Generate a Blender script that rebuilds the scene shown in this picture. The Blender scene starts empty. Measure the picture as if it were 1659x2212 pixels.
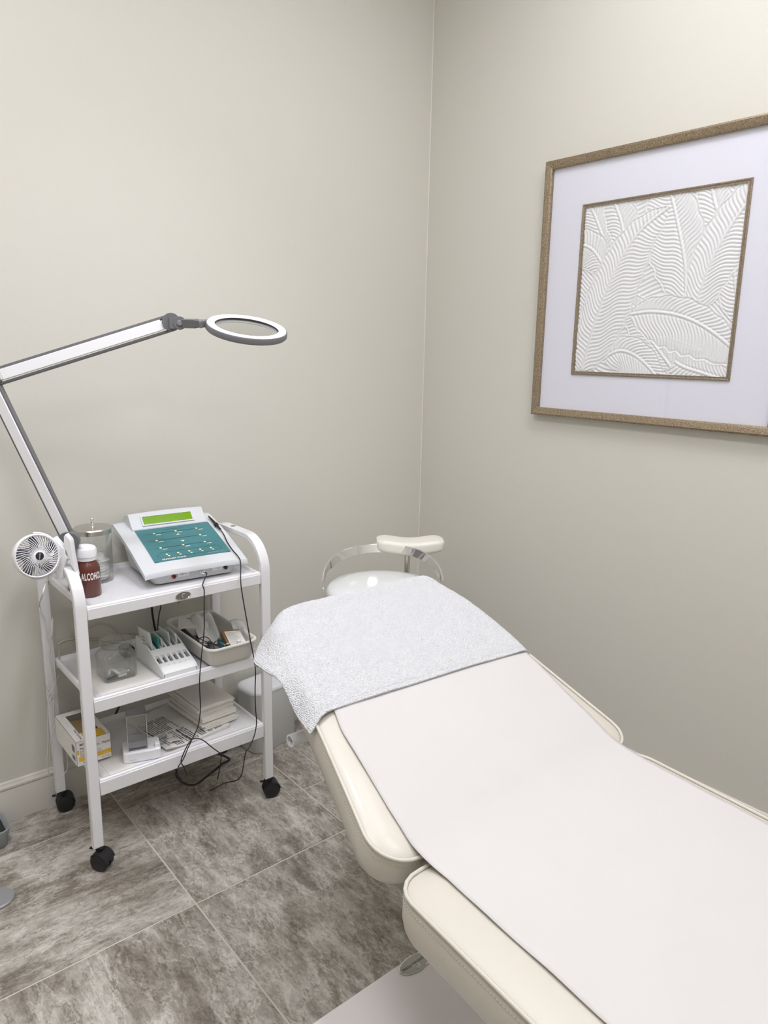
import bpy, bmesh, math, random
import numpy as np
from mathutils import Vector, Matrix, noise
random.seed(7)
PI = math.pi
SC = bpy.context.scene
COL = SC.collection

# ------------------------------------------------------------------ camera
def set_camera():
    yaw, pitch, roll = 0.69767, 0.21808, 0.01803
    cy, sy, cp, sp = math.cos(yaw), math.sin(yaw), math.cos(pitch), math.sin(pitch)
    f = Vector((sy*cp, cy*cp, -sp)); r = Vector((cy, -sy, 0)); u = r.cross(f)
    cr, sr = math.cos(roll), math.sin(roll)
    r2 = r*cr + u*sr; u2 = u*cr - r*sr
    cam = bpy.data.cameras.new('camera'); co = bpy.data.objects.new('camera', cam); COL.objects.link(co)
    M = Matrix((r2, u2, -f)).transposed().to_4x4(); M.translation = (-2.45086, -2.64512, 1.68)
    co.matrix_world = M
    cam.sensor_fit = 'HORIZONTAL'; cam.sensor_width = 36; cam.lens = 36*1582.377/1659
    cam.clip_start = 0.02
    SC.camera = co
set_camera()

# ------------------------------------------------------------------ world, lights, exposure
W = bpy.data.worlds.new('world'); SC.world = W; W.use_nodes = True
W.node_tree.nodes['Background'].inputs[0].default_value = (1, 1, 1, 1)
W.node_tree.nodes['Background'].inputs[1].default_value = 0.03
SC.view_settings.view_transform = 'Standard'; SC.view_settings.look = 'None'
SC.view_settings.gamma = 1; SC.view_settings.use_curve_mapping = False
SC.view_settings.exposure = 0.0
CEIL = 3.5
def area_light(name, loc, sx, sy, power, col=(0.98, 0.988, 1.135)):
    l = bpy.data.lights.new(name, 'AREA'); l.shape = 'RECTANGLE'; l.size = sx; l.size_y = sy
    l.energy = power; l.color = col
    o = bpy.data.objects.new(name, l); COL.objects.link(o); o.location = loc
    return o
LIGHTS = [((-1.35, -0.95), 0.6, 0.6, 5), ((-2.4, -1.45), 0.6, 1.2, 17), ((-1.0, -2.4), 0.6, 1.2, 14), ((-2.45, -3.4), 0.6, 0.6, 8)]
LIGHTS[0] = ((-0.8, -1.3), 0.6, 0.6, 5)
for i, ((x, y), sx, sy, p) in enumerate(LIGHTS):
    area_light('ceiling_light_lamp', (x, y, CEIL-0.03), sx*0.94, sy*0.94, p)
DOWN = (-1.45, -0.95)
sl = bpy.data.lights.new('downlight_lamp', 'SPOT'); sl.energy = 62; sl.spot_size = math.radians(92); sl.spot_blend = 1.0; sl.shadow_soft_size = 0.07; sl.color = (0.98, 0.985, 1.11)
so = bpy.data.objects.new('downlight_lamp', sl); COL.objects.link(so); so.location = (DOWN[0], DOWN[1], CEIL-0.03)

# ------------------------------------------------------------------ materials
MATS = {}
def nt(m): return m.node_tree.nodes, m.node_tree.links
def mat(name, col, rough=0.5, metal=0.0, bump=0.0, bscale=200.0, spec=0.5, emit=None, estr=0.0, coat=0.0, sheen=0.0, var=0.0, vscale=6.0, alpha=None, trans=0.0, sub=0.0):
    if name in MATS: return MATS[name]
    m = bpy.data.materials.new(name); m.use_nodes = True; MATS[name] = m
    N, L = nt(m); b = N['Principled BSDF']
    c = tuple(col) + (1,)
    b.inputs['Base Color'].default_value = c
    b.inputs['Roughness'].default_value = rough
    b.inputs['Metallic'].default_value = metal
    b.inputs['Specular IOR Level'].default_value = spec
    b.inputs['Coat Weight'].default_value = coat
    b.inputs['Coat Roughness'].default_value = 0.08
    b.inputs['Sheen Weight'].default_value = sheen
    if emit:
        b.inputs['Emission Color'].default_value = tuple(emit)+(1,); b.inputs['Emission Strength'].default_value = estr
    if trans: b.inputs['Transmission Weight'].default_value = trans
    if sub:
        b.inputs['Subsurface Weight'].default_value = sub; b.inputs['Subsurface Radius'].default_value = (0.01, 0.01, 0.008)
    tc = N.new('ShaderNodeTexCoord')
    if bump:
        n = N.new('ShaderNodeTexNoise'); n.inputs['Scale'].default_value = bscale; n.inputs['Detail'].default_value = 4
        L.new(tc.outputs['Object'], n.inputs['Vector'])
        bp = N.new('ShaderNodeBump'); bp.inputs['Strength'].default_value = bump; bp.inputs['Distance'].default_value = 0.002
        L.new(n.outputs['Fac'], bp.inputs['Height']); L.new(bp.outputs[0], b.inputs['Normal'])
    if var:
        n = N.new('ShaderNodeTexNoise'); n.inputs['Scale'].default_value = vscale; n.inputs['Detail'].default_value = 5
        L.new(tc.outputs['Object'], n.inputs['Vector'])
        mx = N.new('ShaderNodeMix'); mx.data_type = 'RGBA'
        mx.inputs['A'].default_value = tuple(x*(1-var) for x in col)+(1,); mx.inputs['B'].default_value = tuple(min(1, x*(1+var)) for x in col)+(1,)
        L.new(n.outputs['Fac'], mx.inputs['Factor']); L.new(mx.outputs['Result'], b.inputs['Base Color'])
    return m
def glass_mat(name, tint=(1, 1, 1), gloss=0.06, rough=0.02, power=3.0, edge=0.6, refr=0.0):
    m = bpy.data.materials.new(name); m.use_nodes = True; MATS[name] = m
    N, L = nt(m); N.clear()
    o = N.new('ShaderNodeOutputMaterial'); t = N.new('ShaderNodeBsdfTransparent'); g = N.new('ShaderNodeBsdfGlossy')
    t.inputs[0].default_value = tuple(tint)+(1,); g.inputs['Roughness'].default_value = rough
    lw = N.new('ShaderNodeLayerWeight'); lw.inputs['Blend'].default_value = 0.5
    p = N.new('ShaderNodeMath'); p.operation = 'POWER'; p.inputs[1].default_value = power
    L.new(lw.outputs['Facing'], p.inputs[0])
    mr = N.new('ShaderNodeMapRange'); mr.inputs['To Min'].default_value = gloss; mr.inputs['To Max'].default_value = edge
    L.new(p.outputs[0], mr.inputs['Value'])
    if refr:
        gl = N.new('ShaderNodeBsdfGlass'); gl.inputs['IOR'].default_value = 1.42; gl.inputs['Roughness'].default_value = 0.0; gl.inputs[0].default_value = (0.985, 0.99, 0.987, 1)
        m2 = N.new('ShaderNodeMixShader'); m2.inputs[0].default_value = refr; L.new(t.outputs[0], m2.inputs[1]); L.new(gl.outputs[0], m2.inputs[2]); t = m2
    mx = N.new('ShaderNodeMixShader'); L.new(mr.outputs[0], mx.inputs[0]); L.new(t.outputs[0], mx.inputs[1]); L.new(g.outputs[0], mx.inputs[2])
    L.new(mx.outputs[0], o.inputs[0])
    return m
def tile_mat():
    m = bpy.data.materials.new('stone_tile'); m.use_nodes = True
    N, L = nt(m); b = N['Principled BSDF']
    tc = N.new('ShaderNodeTexCoord'); oi = N.new('ShaderNodeObjectInfo')
    off = N.new('ShaderNodeVectorMath'); off.operation = 'SCALE'; off.inputs['Scale'].default_value = 37.0
    cv = N.new('ShaderNodeCombineXYZ'); L.new(oi.outputs['Random'], cv.inputs[0]); L.new(oi.outputs['Random'], cv.inputs[1]); L.new(cv.outputs[0], off.inputs[0])
    ad = N.new('ShaderNodeVectorMath'); ad.operation = 'ADD'; L.new(tc.outputs['Object'], ad.inputs[0]); L.new(off.outputs[0], ad.inputs[1])
    def mapping(sc, rot=0.0):
        q = N.new('ShaderNodeMapping'); q.inputs['Scale'].default_value = sc; q.inputs['Rotation'].default_value = (0, 0, rot)
        L.new(ad.outputs[0], q.inputs['Vector']); return q
    def nz(mp, scale, det, rough, dist=0.0):
        n = N.new('ShaderNodeTexNoise'); n.inputs['Scale'].default_value = scale; n.inputs['Detail'].default_value = det
        n.inputs['Roughness'].default_value = rough; n.inputs['Distortion'].default_value = dist
        L.new(mp.outputs[0], n.inputs['Vector']); return n
    streak = nz(mapping((1.0, 4.2, 1), 0.42), 3.4, 12, 0.72, 0.5)
    cloud = nz(mapping((1, 1.6, 1), 0.42), 3.6, 15, 0.70, 0.25)
    grain = nz(mapping((1, 1.8, 1), 0.25), 75, 3, 0.7)
    fine = nz(mapping((1.0, 1.9, 1), 0.42), 26, 12, 0.85, 0.2)
    def math_(op, a, bb, v=None):
        q = N.new('ShaderNodeMath'); q.operation = op
        L.new(a, q.inputs[0])
        if bb is not None: L.new(bb, q.inputs[1])
        else: q.inputs[1].default_value = v
        return q.outputs[0]
    s = math_('MULTIPLY', streak.outputs['Fac'], None, 0.42)
    c = math_('MULTIPLY', cloud.outputs['Fac'], None, 0.52)
    f = math_('MULTIPLY', fine.outputs['Fac'], None, 0.30)
    g = math_('MULTIPLY', grain.outputs['Fac'], None, 0.12)
    t = math_('ADD', math_('ADD', s, c), math_('ADD', f, g))
    def vein(mp, scale, width, amt):
        n = nz(mp, scale, 9, 0.62, 0.3); d = math_('ABSOLUTE', math_('SUBTRACT', n.outputs['Fac'], None, 0.5), None, 0.0)
        r = N.new('ShaderNodeMapRange'); r.inputs['From Min'].default_value = 0.0; r.inputs['From Max'].default_value = width
        r.inputs['To Min'].default_value = amt; r.inputs['To Max'].default_value = 0.0; L.new(d, r.inputs['Value']); return r.outputs[0]
    t = math_('ADD', t, vein(mapping((1, 2.2, 1), 0.42), 4.5, 0.022, 0.07))
    t = math_('ADD', t, vein(mapping((1, 2.0, 1), 0.30), 7.5, 0.016, -0.07))
    cr = N.new('ShaderNodeValToRGB'); e = cr.color_ramp.elements
    e[0].position = 0.565; e[0].color = (0.152, 0.131, 0.107, 1); e[1].position = 0.80; e[1].color = (0.615, 0.588, 0.535, 1)
    for p, col in ((0.615, (0.232, 0.204, 0.168, 1)), (0.66, (0.318, 0.286, 0.242, 1)), (0.695, (0.395, 0.366, 0.32, 1)), (0.74, (0.50, 0.472, 0.418, 1))):
        q = e.new(p); q.color = col
    L.new(t, cr.inputs[0]); L.new(cr.outputs[0], b.inputs['Base Color'])
    b.inputs['Roughness'].default_value = 0.42
    bp = N.new('ShaderNodeBump'); bp.inputs['Strength'].default_value = 0.25; bp.inputs['Distance'].default_value = 0.002
    L.new(t, bp.inputs['Height']); L.new(bp.outputs[0], b.inputs['Normal'])
    return m
def terry_mat():
    m = bpy.data.materials.new('terry'); m.use_nodes = True
    N, L = nt(m); b = N['Principled BSDF']
    b.inputs['Base Color'].default_value = (0.77, 0.775, 0.79, 1); b.inputs['Roughness'].default_value = 0.95
    b.inputs['Sheen Weight'].default_value = 0.25; b.inputs['Specular IOR Level'].default_value = 0.1
    tc = N.new('ShaderNodeTexCoord')
    v = N.new('ShaderNodeTexVoronoi'); v.inputs['Scale'].default_value = 330
    n = N.new('ShaderNodeTexNoise'); n.inputs['Scale'].default_value = 420; n.inputs['Detail'].default_value = 2
    L.new(tc.outputs['Object'], v.inputs['Vector']); L.new(tc.outputs['Object'], n.inputs['Vector'])
    a = N.new('ShaderNodeMath'); a.operation = 'SUBTRACT'; L.new(n.outputs['Fac'], a.inputs[0]); L.new(v.outputs['Distance'], a.inputs[1])
    bp = N.new('ShaderNodeBump'); bp.inputs['Strength'].default_value = 1.0; bp.inputs['Distance'].default_value = 0.0035
    L.new(a.outputs[0], bp.inputs['Height']); L.new(bp.outputs[0], b.inputs['Normal'])
    return m
def wood_gold_mat():
    m = mat('champagne_wood', (0.30, 0.235, 0.16), 0.38, 0.55)
    N, L = nt(m); b = N['Principled BSDF']
    tc = N.new('ShaderNodeTexCoord'); mp = N.new('ShaderNodeMapping'); mp.inputs['Scale'].default_value = (30, 30, 30)
    n = N.new('ShaderNodeTexNoise'); n.inputs['Scale'].default_value = 9; n.inputs['Detail'].default_value = 6
    L.new(tc.outputs['Object'], mp.inputs[0]); L.new(mp.outputs[0], n.inputs['Vector'])
    cr = N.new('ShaderNodeValToRGB'); cr.color_ramp.elements[0].color = (0.20, 0.145, 0.085, 1); cr.color_ramp.elements[1].color = (0.42, 0.34, 0.24, 1)
    cr.color_ramp.elements[0].position = 0.35; cr.color_ramp.elements[1].position = 0.65
    L.new(n.outputs['Fac'], cr.inputs[0]); L.new(cr.outputs[0], b.inputs['Base Color'])
    return m
def vinyl_mat():
    m = mat('cream_vinyl', (0.60, 0.565, 0.49), 0.42, coat=0.1)
    N, L = nt(m); b = N['Principled BSDF']
    tc = N.new('ShaderNodeTexCoord')
    v = N.new('ShaderNodeTexVoronoi'); v.inputs['Scale'].default_value = 420; v.feature = 'DISTANCE_TO_EDGE'
    n = N.new('ShaderNodeTexNoise'); n.inputs['Scale'].default_value = 9; n.inputs['Detail'].default_value = 6; n.inputs['Distortion'].default_value = 1.2
    L.new(tc.outputs['Object'], v.inputs['Vector']); L.new(tc.outputs['Object'], n.inputs['Vector'])
    b1 = N.new('ShaderNodeBump'); b1.inputs['Strength'].default_value = 0.12; b1.inputs['Distance'].default_value = 0.001
    b2 = N.new('ShaderNodeBump'); b2.inputs['Strength'].default_value = 0.18; b2.inputs['Distance'].default_value = 0.004
    L.new(v.outputs['Distance'], b1.inputs['Height']); L.new(n.outputs['Fac'], b2.inputs['Height'])
    L.new(b1.outputs[0], b2.inputs['Normal']); L.new(b2.outputs[0], b.inputs['Normal'])
    return m

M_wall = mat('wall_paint', (0.655, 0.64, 0.575), 0.72, bump=0.15, bscale=260, spec=0.3)
M_ceil = mat('ceiling_paint', (0.80, 0.79, 0.77), 0.8)
M_trim = mat('baseboard_paint', (0.66, 0.635, 0.58), 0.35)
M_grout = mat('grout', (0.62, 0.58, 0.52), 0.85, bump=0.3, bscale=300)
M_tile = tile_mat()
M_white = mat('white_powder_coat', (0.82, 0.815, 0.83), 0.16, coat=0.3)
M_black = mat('black_plastic', (0.012, 0.012, 0.014), 0.45, bump=0.1, bscale=500)
M_rubber = mat('black_rubber', (0.02, 0.02, 0.022), 0.6)
M_chrome = mat('chrome', (0.86, 0.86, 0.87), 0.06, 1.0)
M_steel = mat('brushed_steel', (0.60, 0.58, 0.54), 0.28, 1.0, bump=0.1, bscale=400)
M_vinyl = vinyl_mat()
M_thread = mat('stitch_thread', (0.55, 0.50, 0.41), 0.8)
M_terry = terry_mat()
M_paper = mat('bed_paper', (0.60, 0.582, 0.562), 0.75, bump=0.35, bscale=28, spec=0.2, var=0.02, vscale=7)
M_sheet = mat('sheet_paper', (0.80, 0.78, 0.74), 0.8)
M_towelpaper = mat('paper_towel', (0.82, 0.79, 0.73), 0.9, bump=0.25, bscale=300)
M_plwhite = mat('white_plastic', (0.85, 0.85, 0.87), 0.3)
M_grey = mat('lamp_grey', (0.15, 0.15, 0.155), 0.42)
M_cream = mat('cream_plastic', (0.72, 0.70, 0.65), 0.35)
M_rack = mat('rack_white', (0.78, 0.80, 0.79), 0.3)
M_devgrey = mat('device_grey', (0.66, 0.68, 0.70), 0.42, bump=0.04, bscale=600)
M_devdark = mat('device_grey_body', (0.55, 0.56, 0.575), 0.5)
M_teal = mat('teal_panel', (0.05, 0.20, 0.22), 0.35)
M_dark = mat('dark_ink', (0.02, 0.035, 0.04), 0.6)
M_ink = mat('print_ink', (0.06, 0.06, 0.065), 0.7)
M_inkw = mat('white_ink', (0.88, 0.87, 0.84), 0.5)
M_yel = mat('cream_button', (0.85, 0.72, 0.42), 0.4)
M_lcd = mat('lcd', (0.14, 0.27, 0.005), 0.12, emit=(0.16, 0.36, 0.004), estr=0.30)
M_brown = mat('amber_bottle', (0.115, 0.026, 0.014), 0.3, coat=0.2)
M_red = mat('red_plastic', (0.22, 0.01, 0.015), 0.35)
M_gold = wood_gold_mat()
M_mat = mat('picture_mat', (0.83, 0.83, 0.90), 0.8)
M_relief = mat('relief_plaster', (0.86, 0.86, 0.85), 0.7)
M_glass = glass_mat('clear_glass', (0.985, 0.99, 0.987), 0.04, 0.02, 2.6, 0.7, 0.15)
M_pane = glass_mat('picture_glass', (0.985, 0.985, 0.99), 0.035, 0.01, 4.0, 0.6)
M_acryl = glass_mat('clear_acrylic', (0.88, 0.89, 0.90), 0.10, 0.08, 2.0, 0.7)
M_bag = glass_mat('clear_bag', (0.80, 0.80, 0.78), 0.10, 0.2, 2.0, 0.7)
M_cotton = mat('cotton', (0.86, 0.87, 0.84), 0.95, bump=0.5, bscale=150)
M_card = mat('white_card', (0.80, 0.775, 0.74), 0.6)
M_orange = mat('orange_print', (0.80, 0.47, 0.05), 0.6, var=0.35, vscale=60)
M_tan = mat('tan_wrap', (0.36, 0.26, 0.13), 0.5)
M_brownwood = mat('brown_card', (0.22, 0.125, 0.05), 0.55, var=0.15, vscale=20)
M_tealpl = mat('teal_plastic', (0.06, 0.28, 0.26), 0.35)
M_wire_w = mat('white_cable', (0.66, 0.65, 0.63), 0.45)
M_wire_c = mat('cream_cable', (0.52, 0.47, 0.37), 0.45)
M_pale = mat('pale_vinyl', (0.76, 0.78, 0.77), 0.22, coat=0.3)
M_armcream = mat('cream_armpad', (0.78, 0.76, 0.67), 0.4)
M_led = mat('light_ring', (0.95, 0.95, 0.95), 0.35, emit=(1, 1, 1), estr=0.35)
M_panel = mat('light_diffuser', (0.9, 0.9, 0.9), 0.4, emit=(1, 0.98, 0.95), estr=6.0)
M_bin = mat('bin_white', (0.70, 0.71, 0.70), 0.4)
M_base = mat('bed_base', (0.80, 0.765, 0.755), 0.4, bump=0.1, bscale=200)
M_badge = mat('badge_metal', (0.42, 0.41, 0.37), 0.35, 1.0)
M_navy = mat('navy_plastic', (0.02, 0.02, 0.05), 0.4)
M_silver = mat('silver_disc', (0.42, 0.43, 0.46), 0.4, 0.6)
M_greytub = mat('grey_tub', (0.30, 0.32, 0.33), 0.5)
M_medpack = mat('medical_pack', (0.62, 0.68, 0.66), 0.5)
M_foil = mat('printed_pouch', (0.66, 0.67, 0.64), 0.4)

# ------------------------------------------------------------------ mesh helpers
WM = {}
def basis_from_z(d):
    d = Vector(d).normalized(); a = Vector((0, 0, 1)) if abs(d.z) < 0.9 else Vector((1, 0, 0))
    x = a.cross(d).normalized(); y = d.cross(x)
    return x, y, d
def frame(o, x, y, z):
    M = Matrix((Vector(x), Vector(y), Vector(z))).transposed().to_4x4(); M.translation = Vector(o); return M
class MB:
    def __init__(s, M=None): s.v = []; s.f = []; s.M = M
    def add(s, vs, fs, M=None):
        n = len(s.v); M = M or s.M
        for p in vs:
            p = Vector(p)
            s.v.append(M @ p if M is not None else p)
        s.f += [tuple(i+n for i in f) for f in fs]; return s
    def box(s, lo, hi, M=None):
        x0, y0, z0 = lo; x1, y1, z1 = hi
        return s.add([(x0,y0,z0),(x1,y0,z0),(x1,y1,z0),(x0,y1,z0),(x0,y0,z1),(x1,y0,z1),(x1,y1,z1),(x0,y1,z1)],
                     [(0,3,2,1),(4,5,6,7),(0,1,5,4),(1,2,6,5),(2,3,7,6),(3,0,4,7)], M)
    def loft(s, rings, cap=True, closed=False, M=None):
        n = len(rings[0]); vs = [p for r in rings for p in r]; fs = []
        m = len(rings)
        for k in range(m if closed else m-1):
            a = k*n; b = ((k+1) % m)*n
            for i in range(n):
                j = (i+1) % n; fs.append((a+i, a+j, b+j, b+i))
        if cap and not closed:
            fs.append(tuple(reversed(range(n)))); fs.append(tuple(range((m-1)*n, m*n)))
        return s.add(vs, fs, M)
    def prism(s, poly, z0, z1, M=None):
        return s.loft([[(x, y, z0) for x, y in poly], [(x, y, z1) for x, y in poly]], M=M)
    def tube(s, path, r, n=8, closed=False, M=None, rs=None):
        P = [Vector(p) for p in path]; m = len(P); rings = []
        t0 = (P[1]-P[0]).normalized(); x, y, _ = basis_from_z(t0)
        for i in range(m):
            if closed: t = (P[(i+1) % m]-P[i-1])
            else: t = P[min(i+1, m-1)]-P[max(i-1, 0)]
            if t.length < 1e-9: t = t0.copy()
            t.normalize(); x = (x - t*x.dot(t))
            x = x.normalized() if x.length > 1e-6 else basis_from_z(t)[0]
            y = t.cross(x); rr = rs[i] if rs else r
            rings.append([P[i]+x*rr*math.cos(2*PI*k/n)+y*rr*math.sin(2*PI*k/n) for k in range(n)])
        return s.loft(rings, cap=not closed, closed=closed, M=M)
    def lathe(s, prof, n=32, M=None, o=(0,0,0), cap=True):
        rings = [[(o[0]+r*math.cos(2*PI*k/n), o[1]+r*math.sin(2*PI*k/n), o[2]+z) for k in range(n)] for r, z in prof]
        return s.loft(rings, cap=cap, M=M)
    def grid(s, pts, M=None, flip=False):
        R = len(pts); Cc = len(pts[0]); fs = []
        for i in range(R-1):
            for j in range(Cc-1):
                q = (i*Cc+j, i*Cc+j+1, (i+1)*Cc+j+1, (i+1)*Cc+j); fs.append(q[::-1] if flip else q)
        return s.add([p for r in pts for p in r], fs, M)
    def build(s, name, m, parent=None, smooth=30, bevel=0, seg=2, solid=0, fix=True, kind=None):
        me = bpy.data.meshes.new(name)
        inv = WM[parent.name].inverted() if parent is not None else None
        vs = [tuple(inv @ v) if inv is not None else tuple(v) for v in s.v]
        me.from_pydata(vs, [], s.f)
        if fix:
            bm = bmesh.new(); bm.from_mesh(me); bmesh.ops.recalc_face_normals(bm, faces=bm.faces); bm.to_mesh(me); bm.free()
        me.materials.append(m)
        if smooth is not None:
            me.polygons.foreach_set('use_smooth', [True]*len(me.polygons))
            if smooth < 180: me.set_sharp_from_angle(angle=math.radians(smooth))
        o = bpy.data.objects.new(name, me); COL.objects.link(o)
        if parent is not None: o.parent = parent; WM[o.name] = WM[parent.name]
        else: WM[o.name] = Matrix.Identity(4)
        if solid:
            q = o.modifiers.new('solid', 'SOLIDIFY'); q.thickness = solid; q.offset = 0
        if bevel:
            q = o.modifiers.new('bevel', 'BEVEL'); q.width = bevel; q.segments = seg; q.limit_method = 'ANGLE'; q.angle_limit = math.radians(40)
        if kind: o['kind'] = kind
        return o
def thing(name, label, cat, loc, rz=0, group=None):
    o = bpy.data.objects.new(name, None); COL.objects.link(o); o.empty_display_size = 0.05
    o.location = loc; o.rotation_euler = (0, 0, rz)
    WM[o.name] = Matrix.Translation(loc) @ Matrix.Rotation(rz, 4, 'Z')
    tag(o, label, cat, group); return o
def tag(o, label, cat, group=None, kind=None):
    o['label'] = label; o['category'] = cat
    if group: o['group'] = group
    if kind: o['kind'] = kind
    return o
def struct(o): o['kind'] = 'structure'; return o
def rrect(x0, y0, x1, y1, r, n=6):
    out = []
    for cx, cy, a in ((x1-r, y0+r, -PI/2), (x1-r, y1-r, 0), (x0+r, y1-r, PI/2), (x0+r, y0+r, PI)):
        for k in range(n+1):
            t = a + PI/2*k/n; out.append((cx+r*math.cos(t), cy+r*math.sin(t)))
    return out
def smooth_path(pts, n=6, closed=False):
    P = [Vector(p) for p in pts]; m = len(P); out = []
    rng = range(m if closed else m-1)
    for i in rng:
        p0 = P[i-1] if (closed or i > 0) else P[0]; p1 = P[i]; p2 = P[(i+1) % m]; p3 = P[(i+2) % m] if (closed or i+2 < m) else P[-1]
        for k in range(n):
            t = k/n
            out.append(0.5*((2*p1)+(p2-p0)*t+(2*p0-5*p1+4*p2-p3)*t*t+(3*p1-p0-3*p2+p3)*t**3))
    if not closed: out.append(P[-1])
    return out
_fc = {}
def text_geo(txt, size, bold=0.0, align='CENTER', spacing=1.0):
    """flat lettering as mesh data: (verts in the xy plane, faces)"""
    c = bpy.data.curves.new('t', 'FONT'); c.body = txt; c.size = size; c.align_x = align; c.align_y = 'CENTER'; c.offset = bold
    c.resolution_u = 3; c.space_character = spacing
    o = bpy.data.objects.new('t', c); COL.objects.link(o)
    dg = bpy.context.evaluated_depsgraph_get(); me = bpy.data.meshes.new_from_object(o.evaluated_get(dg))
    vs = [tuple(v.co) for v in me.vertices]; fs = [tuple(p.vertices) for p in me.polygons]
    bpy.data.objects.remove(o); bpy.data.curves.remove(c); bpy.data.meshes.remove(me)
    return vs, fs
def put_text(name, txt, size, M, m, parent, bold=0.0, align='CENTER', spacing=1.0):
    vs, fs = text_geo(txt, size, bold, align, spacing)
    return MB().add(vs, fs, M).build(name, m, parent, smooth=None, fix=False)
def subdiv(o, lv=2):
    q = o.modifiers.new('sub', 'SUBSURF'); q.levels = lv; q.render_levels = lv; return o

ORD = ['first', 'second', 'third', 'fourth', 'fifth', 'sixth', 'seventh', 'eighth', 'ninth', 'tenth']
# ------------------------------------------------------------------ room shell
RX, RY = -3.6, -4.0     # left wall (x) and front wall (y) stand outside the frame
struct(MB().box((RX, 0, 0), (0.12, 0.12, CEIL)).build('wall_back', M_wall))
struct(MB().box((0, RY, 0), (0.12, 0, CEIL)).build('wall_right', M_wall))
struct(MB().box((RX-0.12, RY, 0), (RX, 0.12, CEIL)).build('wall_left', M_wall))
struct(MB().box((RX-0.12, RY-0.12, 0), (0.12, RY, CEIL)).build('wall_front', M_wall))
struct(MB().box((RX-0.12, RY-0.12, CEIL), (0.12, 0.12, CEIL+0.1)).build('ceiling', M_ceil))
# narrow caulk line where the two painted walls meet
struct(MB().tube([(-0.0015, -0.0015, 0.17), (-0.0015, -0.0015, CEIL)], 0.003, 6).build('trim_1', mat('caulk', (0.74, 0.72, 0.66), 0.5)))
floor = struct(MB().box((RX, RY, -0.1), (0, 0, -0.0022)).build('floor', M_grout))
def tile_mesh(w, d):
    g = 0.0029; b = 0.0010
    hw, hd = w/2-g, d/2-g
    rings = [[(-hw,-hd,-0.009),(hw,-hd,-0.009),(hw,hd,-0.009),(-hw,hd,-0.009)], [(-hw,-hd,-b),(hw,-hd,-b),(hw,hd,-b),(-hw,hd,-b)],
             [(-hw+b,-hd+b,0),(hw-b,-hd+b,0),(hw-b,hd-b,0),(-hw+b,hd-b,0)]]
    mb = MB().loft(rings); me = bpy.data.meshes.new('tile'); me.from_pydata([tuple(v) for v in mb.v], [], mb.f); me.materials.append(M_tile); return me
TC = {}
def tile(x0, y0, x1, y1, turn):
    w, d = round(x1-x0, 4), round(y1-y0, 4)
    if w < 0.012 or d < 0.012: return
    if turn: w2, d2 = d, w
    else: w2, d2 = w, d
    key = (w2, d2)
    if key not in TC: TC[key] = tile_mesh(w2, d2)
    o = bpy.data.objects.new('tile', TC[key]); COL.objects.link(o); o.parent = floor
    o.location = ((x0+x1)/2, (y0+y1)/2, 0); o.rotation_euler = (0, 0, (PI/2 if turn else 0) + (PI if random.random() < 0.5 else 0))
PT = 0.597
gx = [-1.0356, -1.6292, -1.6292-PT, -1.6292-2*PT, -1.6292-3*PT, RX]
gy0 = -0.1976
turns = {(1, 0): 0, (1, 1): 1, (2, 1): 0, (1, 2): 1, (2, 2): 1, (2, 0): 0, (0, 1): 1}
for ci in range(len(gx)-1):
    x1, x0 = gx[ci], max(gx[ci+1], RX)
    y1 = 0.0; k = 0; yb = gy0
    while y1 > RY:
        y0 = max(yb, RY)
        if x1 > x0: tile(x0, y0, x1, y1, turns.get((ci+1, k), random.random() < 0.5))
        y1 = yb; yb -= PT; k += 1
# right-hand column runs half a tile out of step, its first row cut to fit
for x0, x1 in ((-1.0356, -0.4386), (-0.4386, 0.0)):
    y1 = 0.0; yb = -0.195; k = 0
    for yb in (-0.195, -0.4965, -0.4965-PT, -0.4965-2*PT, -0.4965-3*PT, -0.4965-4*PT, -0.4965-5*PT, RY):
        yb = max(yb, RY)
        if y1 - yb > 0.01:
            if k == 1 and x0 < -1: tile(x0, yb, -0.895, y1, 1); tile(-0.895, yb, x1, y1, 1)
            else: tile(x0, yb, x1, y1, 1 if k < 4 else random.random() < 0.5)
        y1 = yb; k += 1
def baseboard(name, path_axis, a, b):
    # profile: (distance from wall, height)
    prof = [(0, 0), (0.013, 0), (0.013, 0.118), (0.011, 0.124), (0.0145, 0.130), (0.0145, 0.137), (0.009, 0.143), (0.007, 0.150), (0.0035, 0.153), (0, 0.1535)]
    if path_axis == 'x': r = [[(t, -d, z) for d, z in prof] for t in (a, b)]
    elif path_axis == 'y': r = [[(-d, t, z) for d, z in prof] for t in (a, b)]
    return struct(MB().loft(r).build(name, M_trim, smooth=30))
baseboard('baseboard_back', 'x', RX, -0.0145)
baseboard('baseboard_right', 'y', RY, 0)
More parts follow.
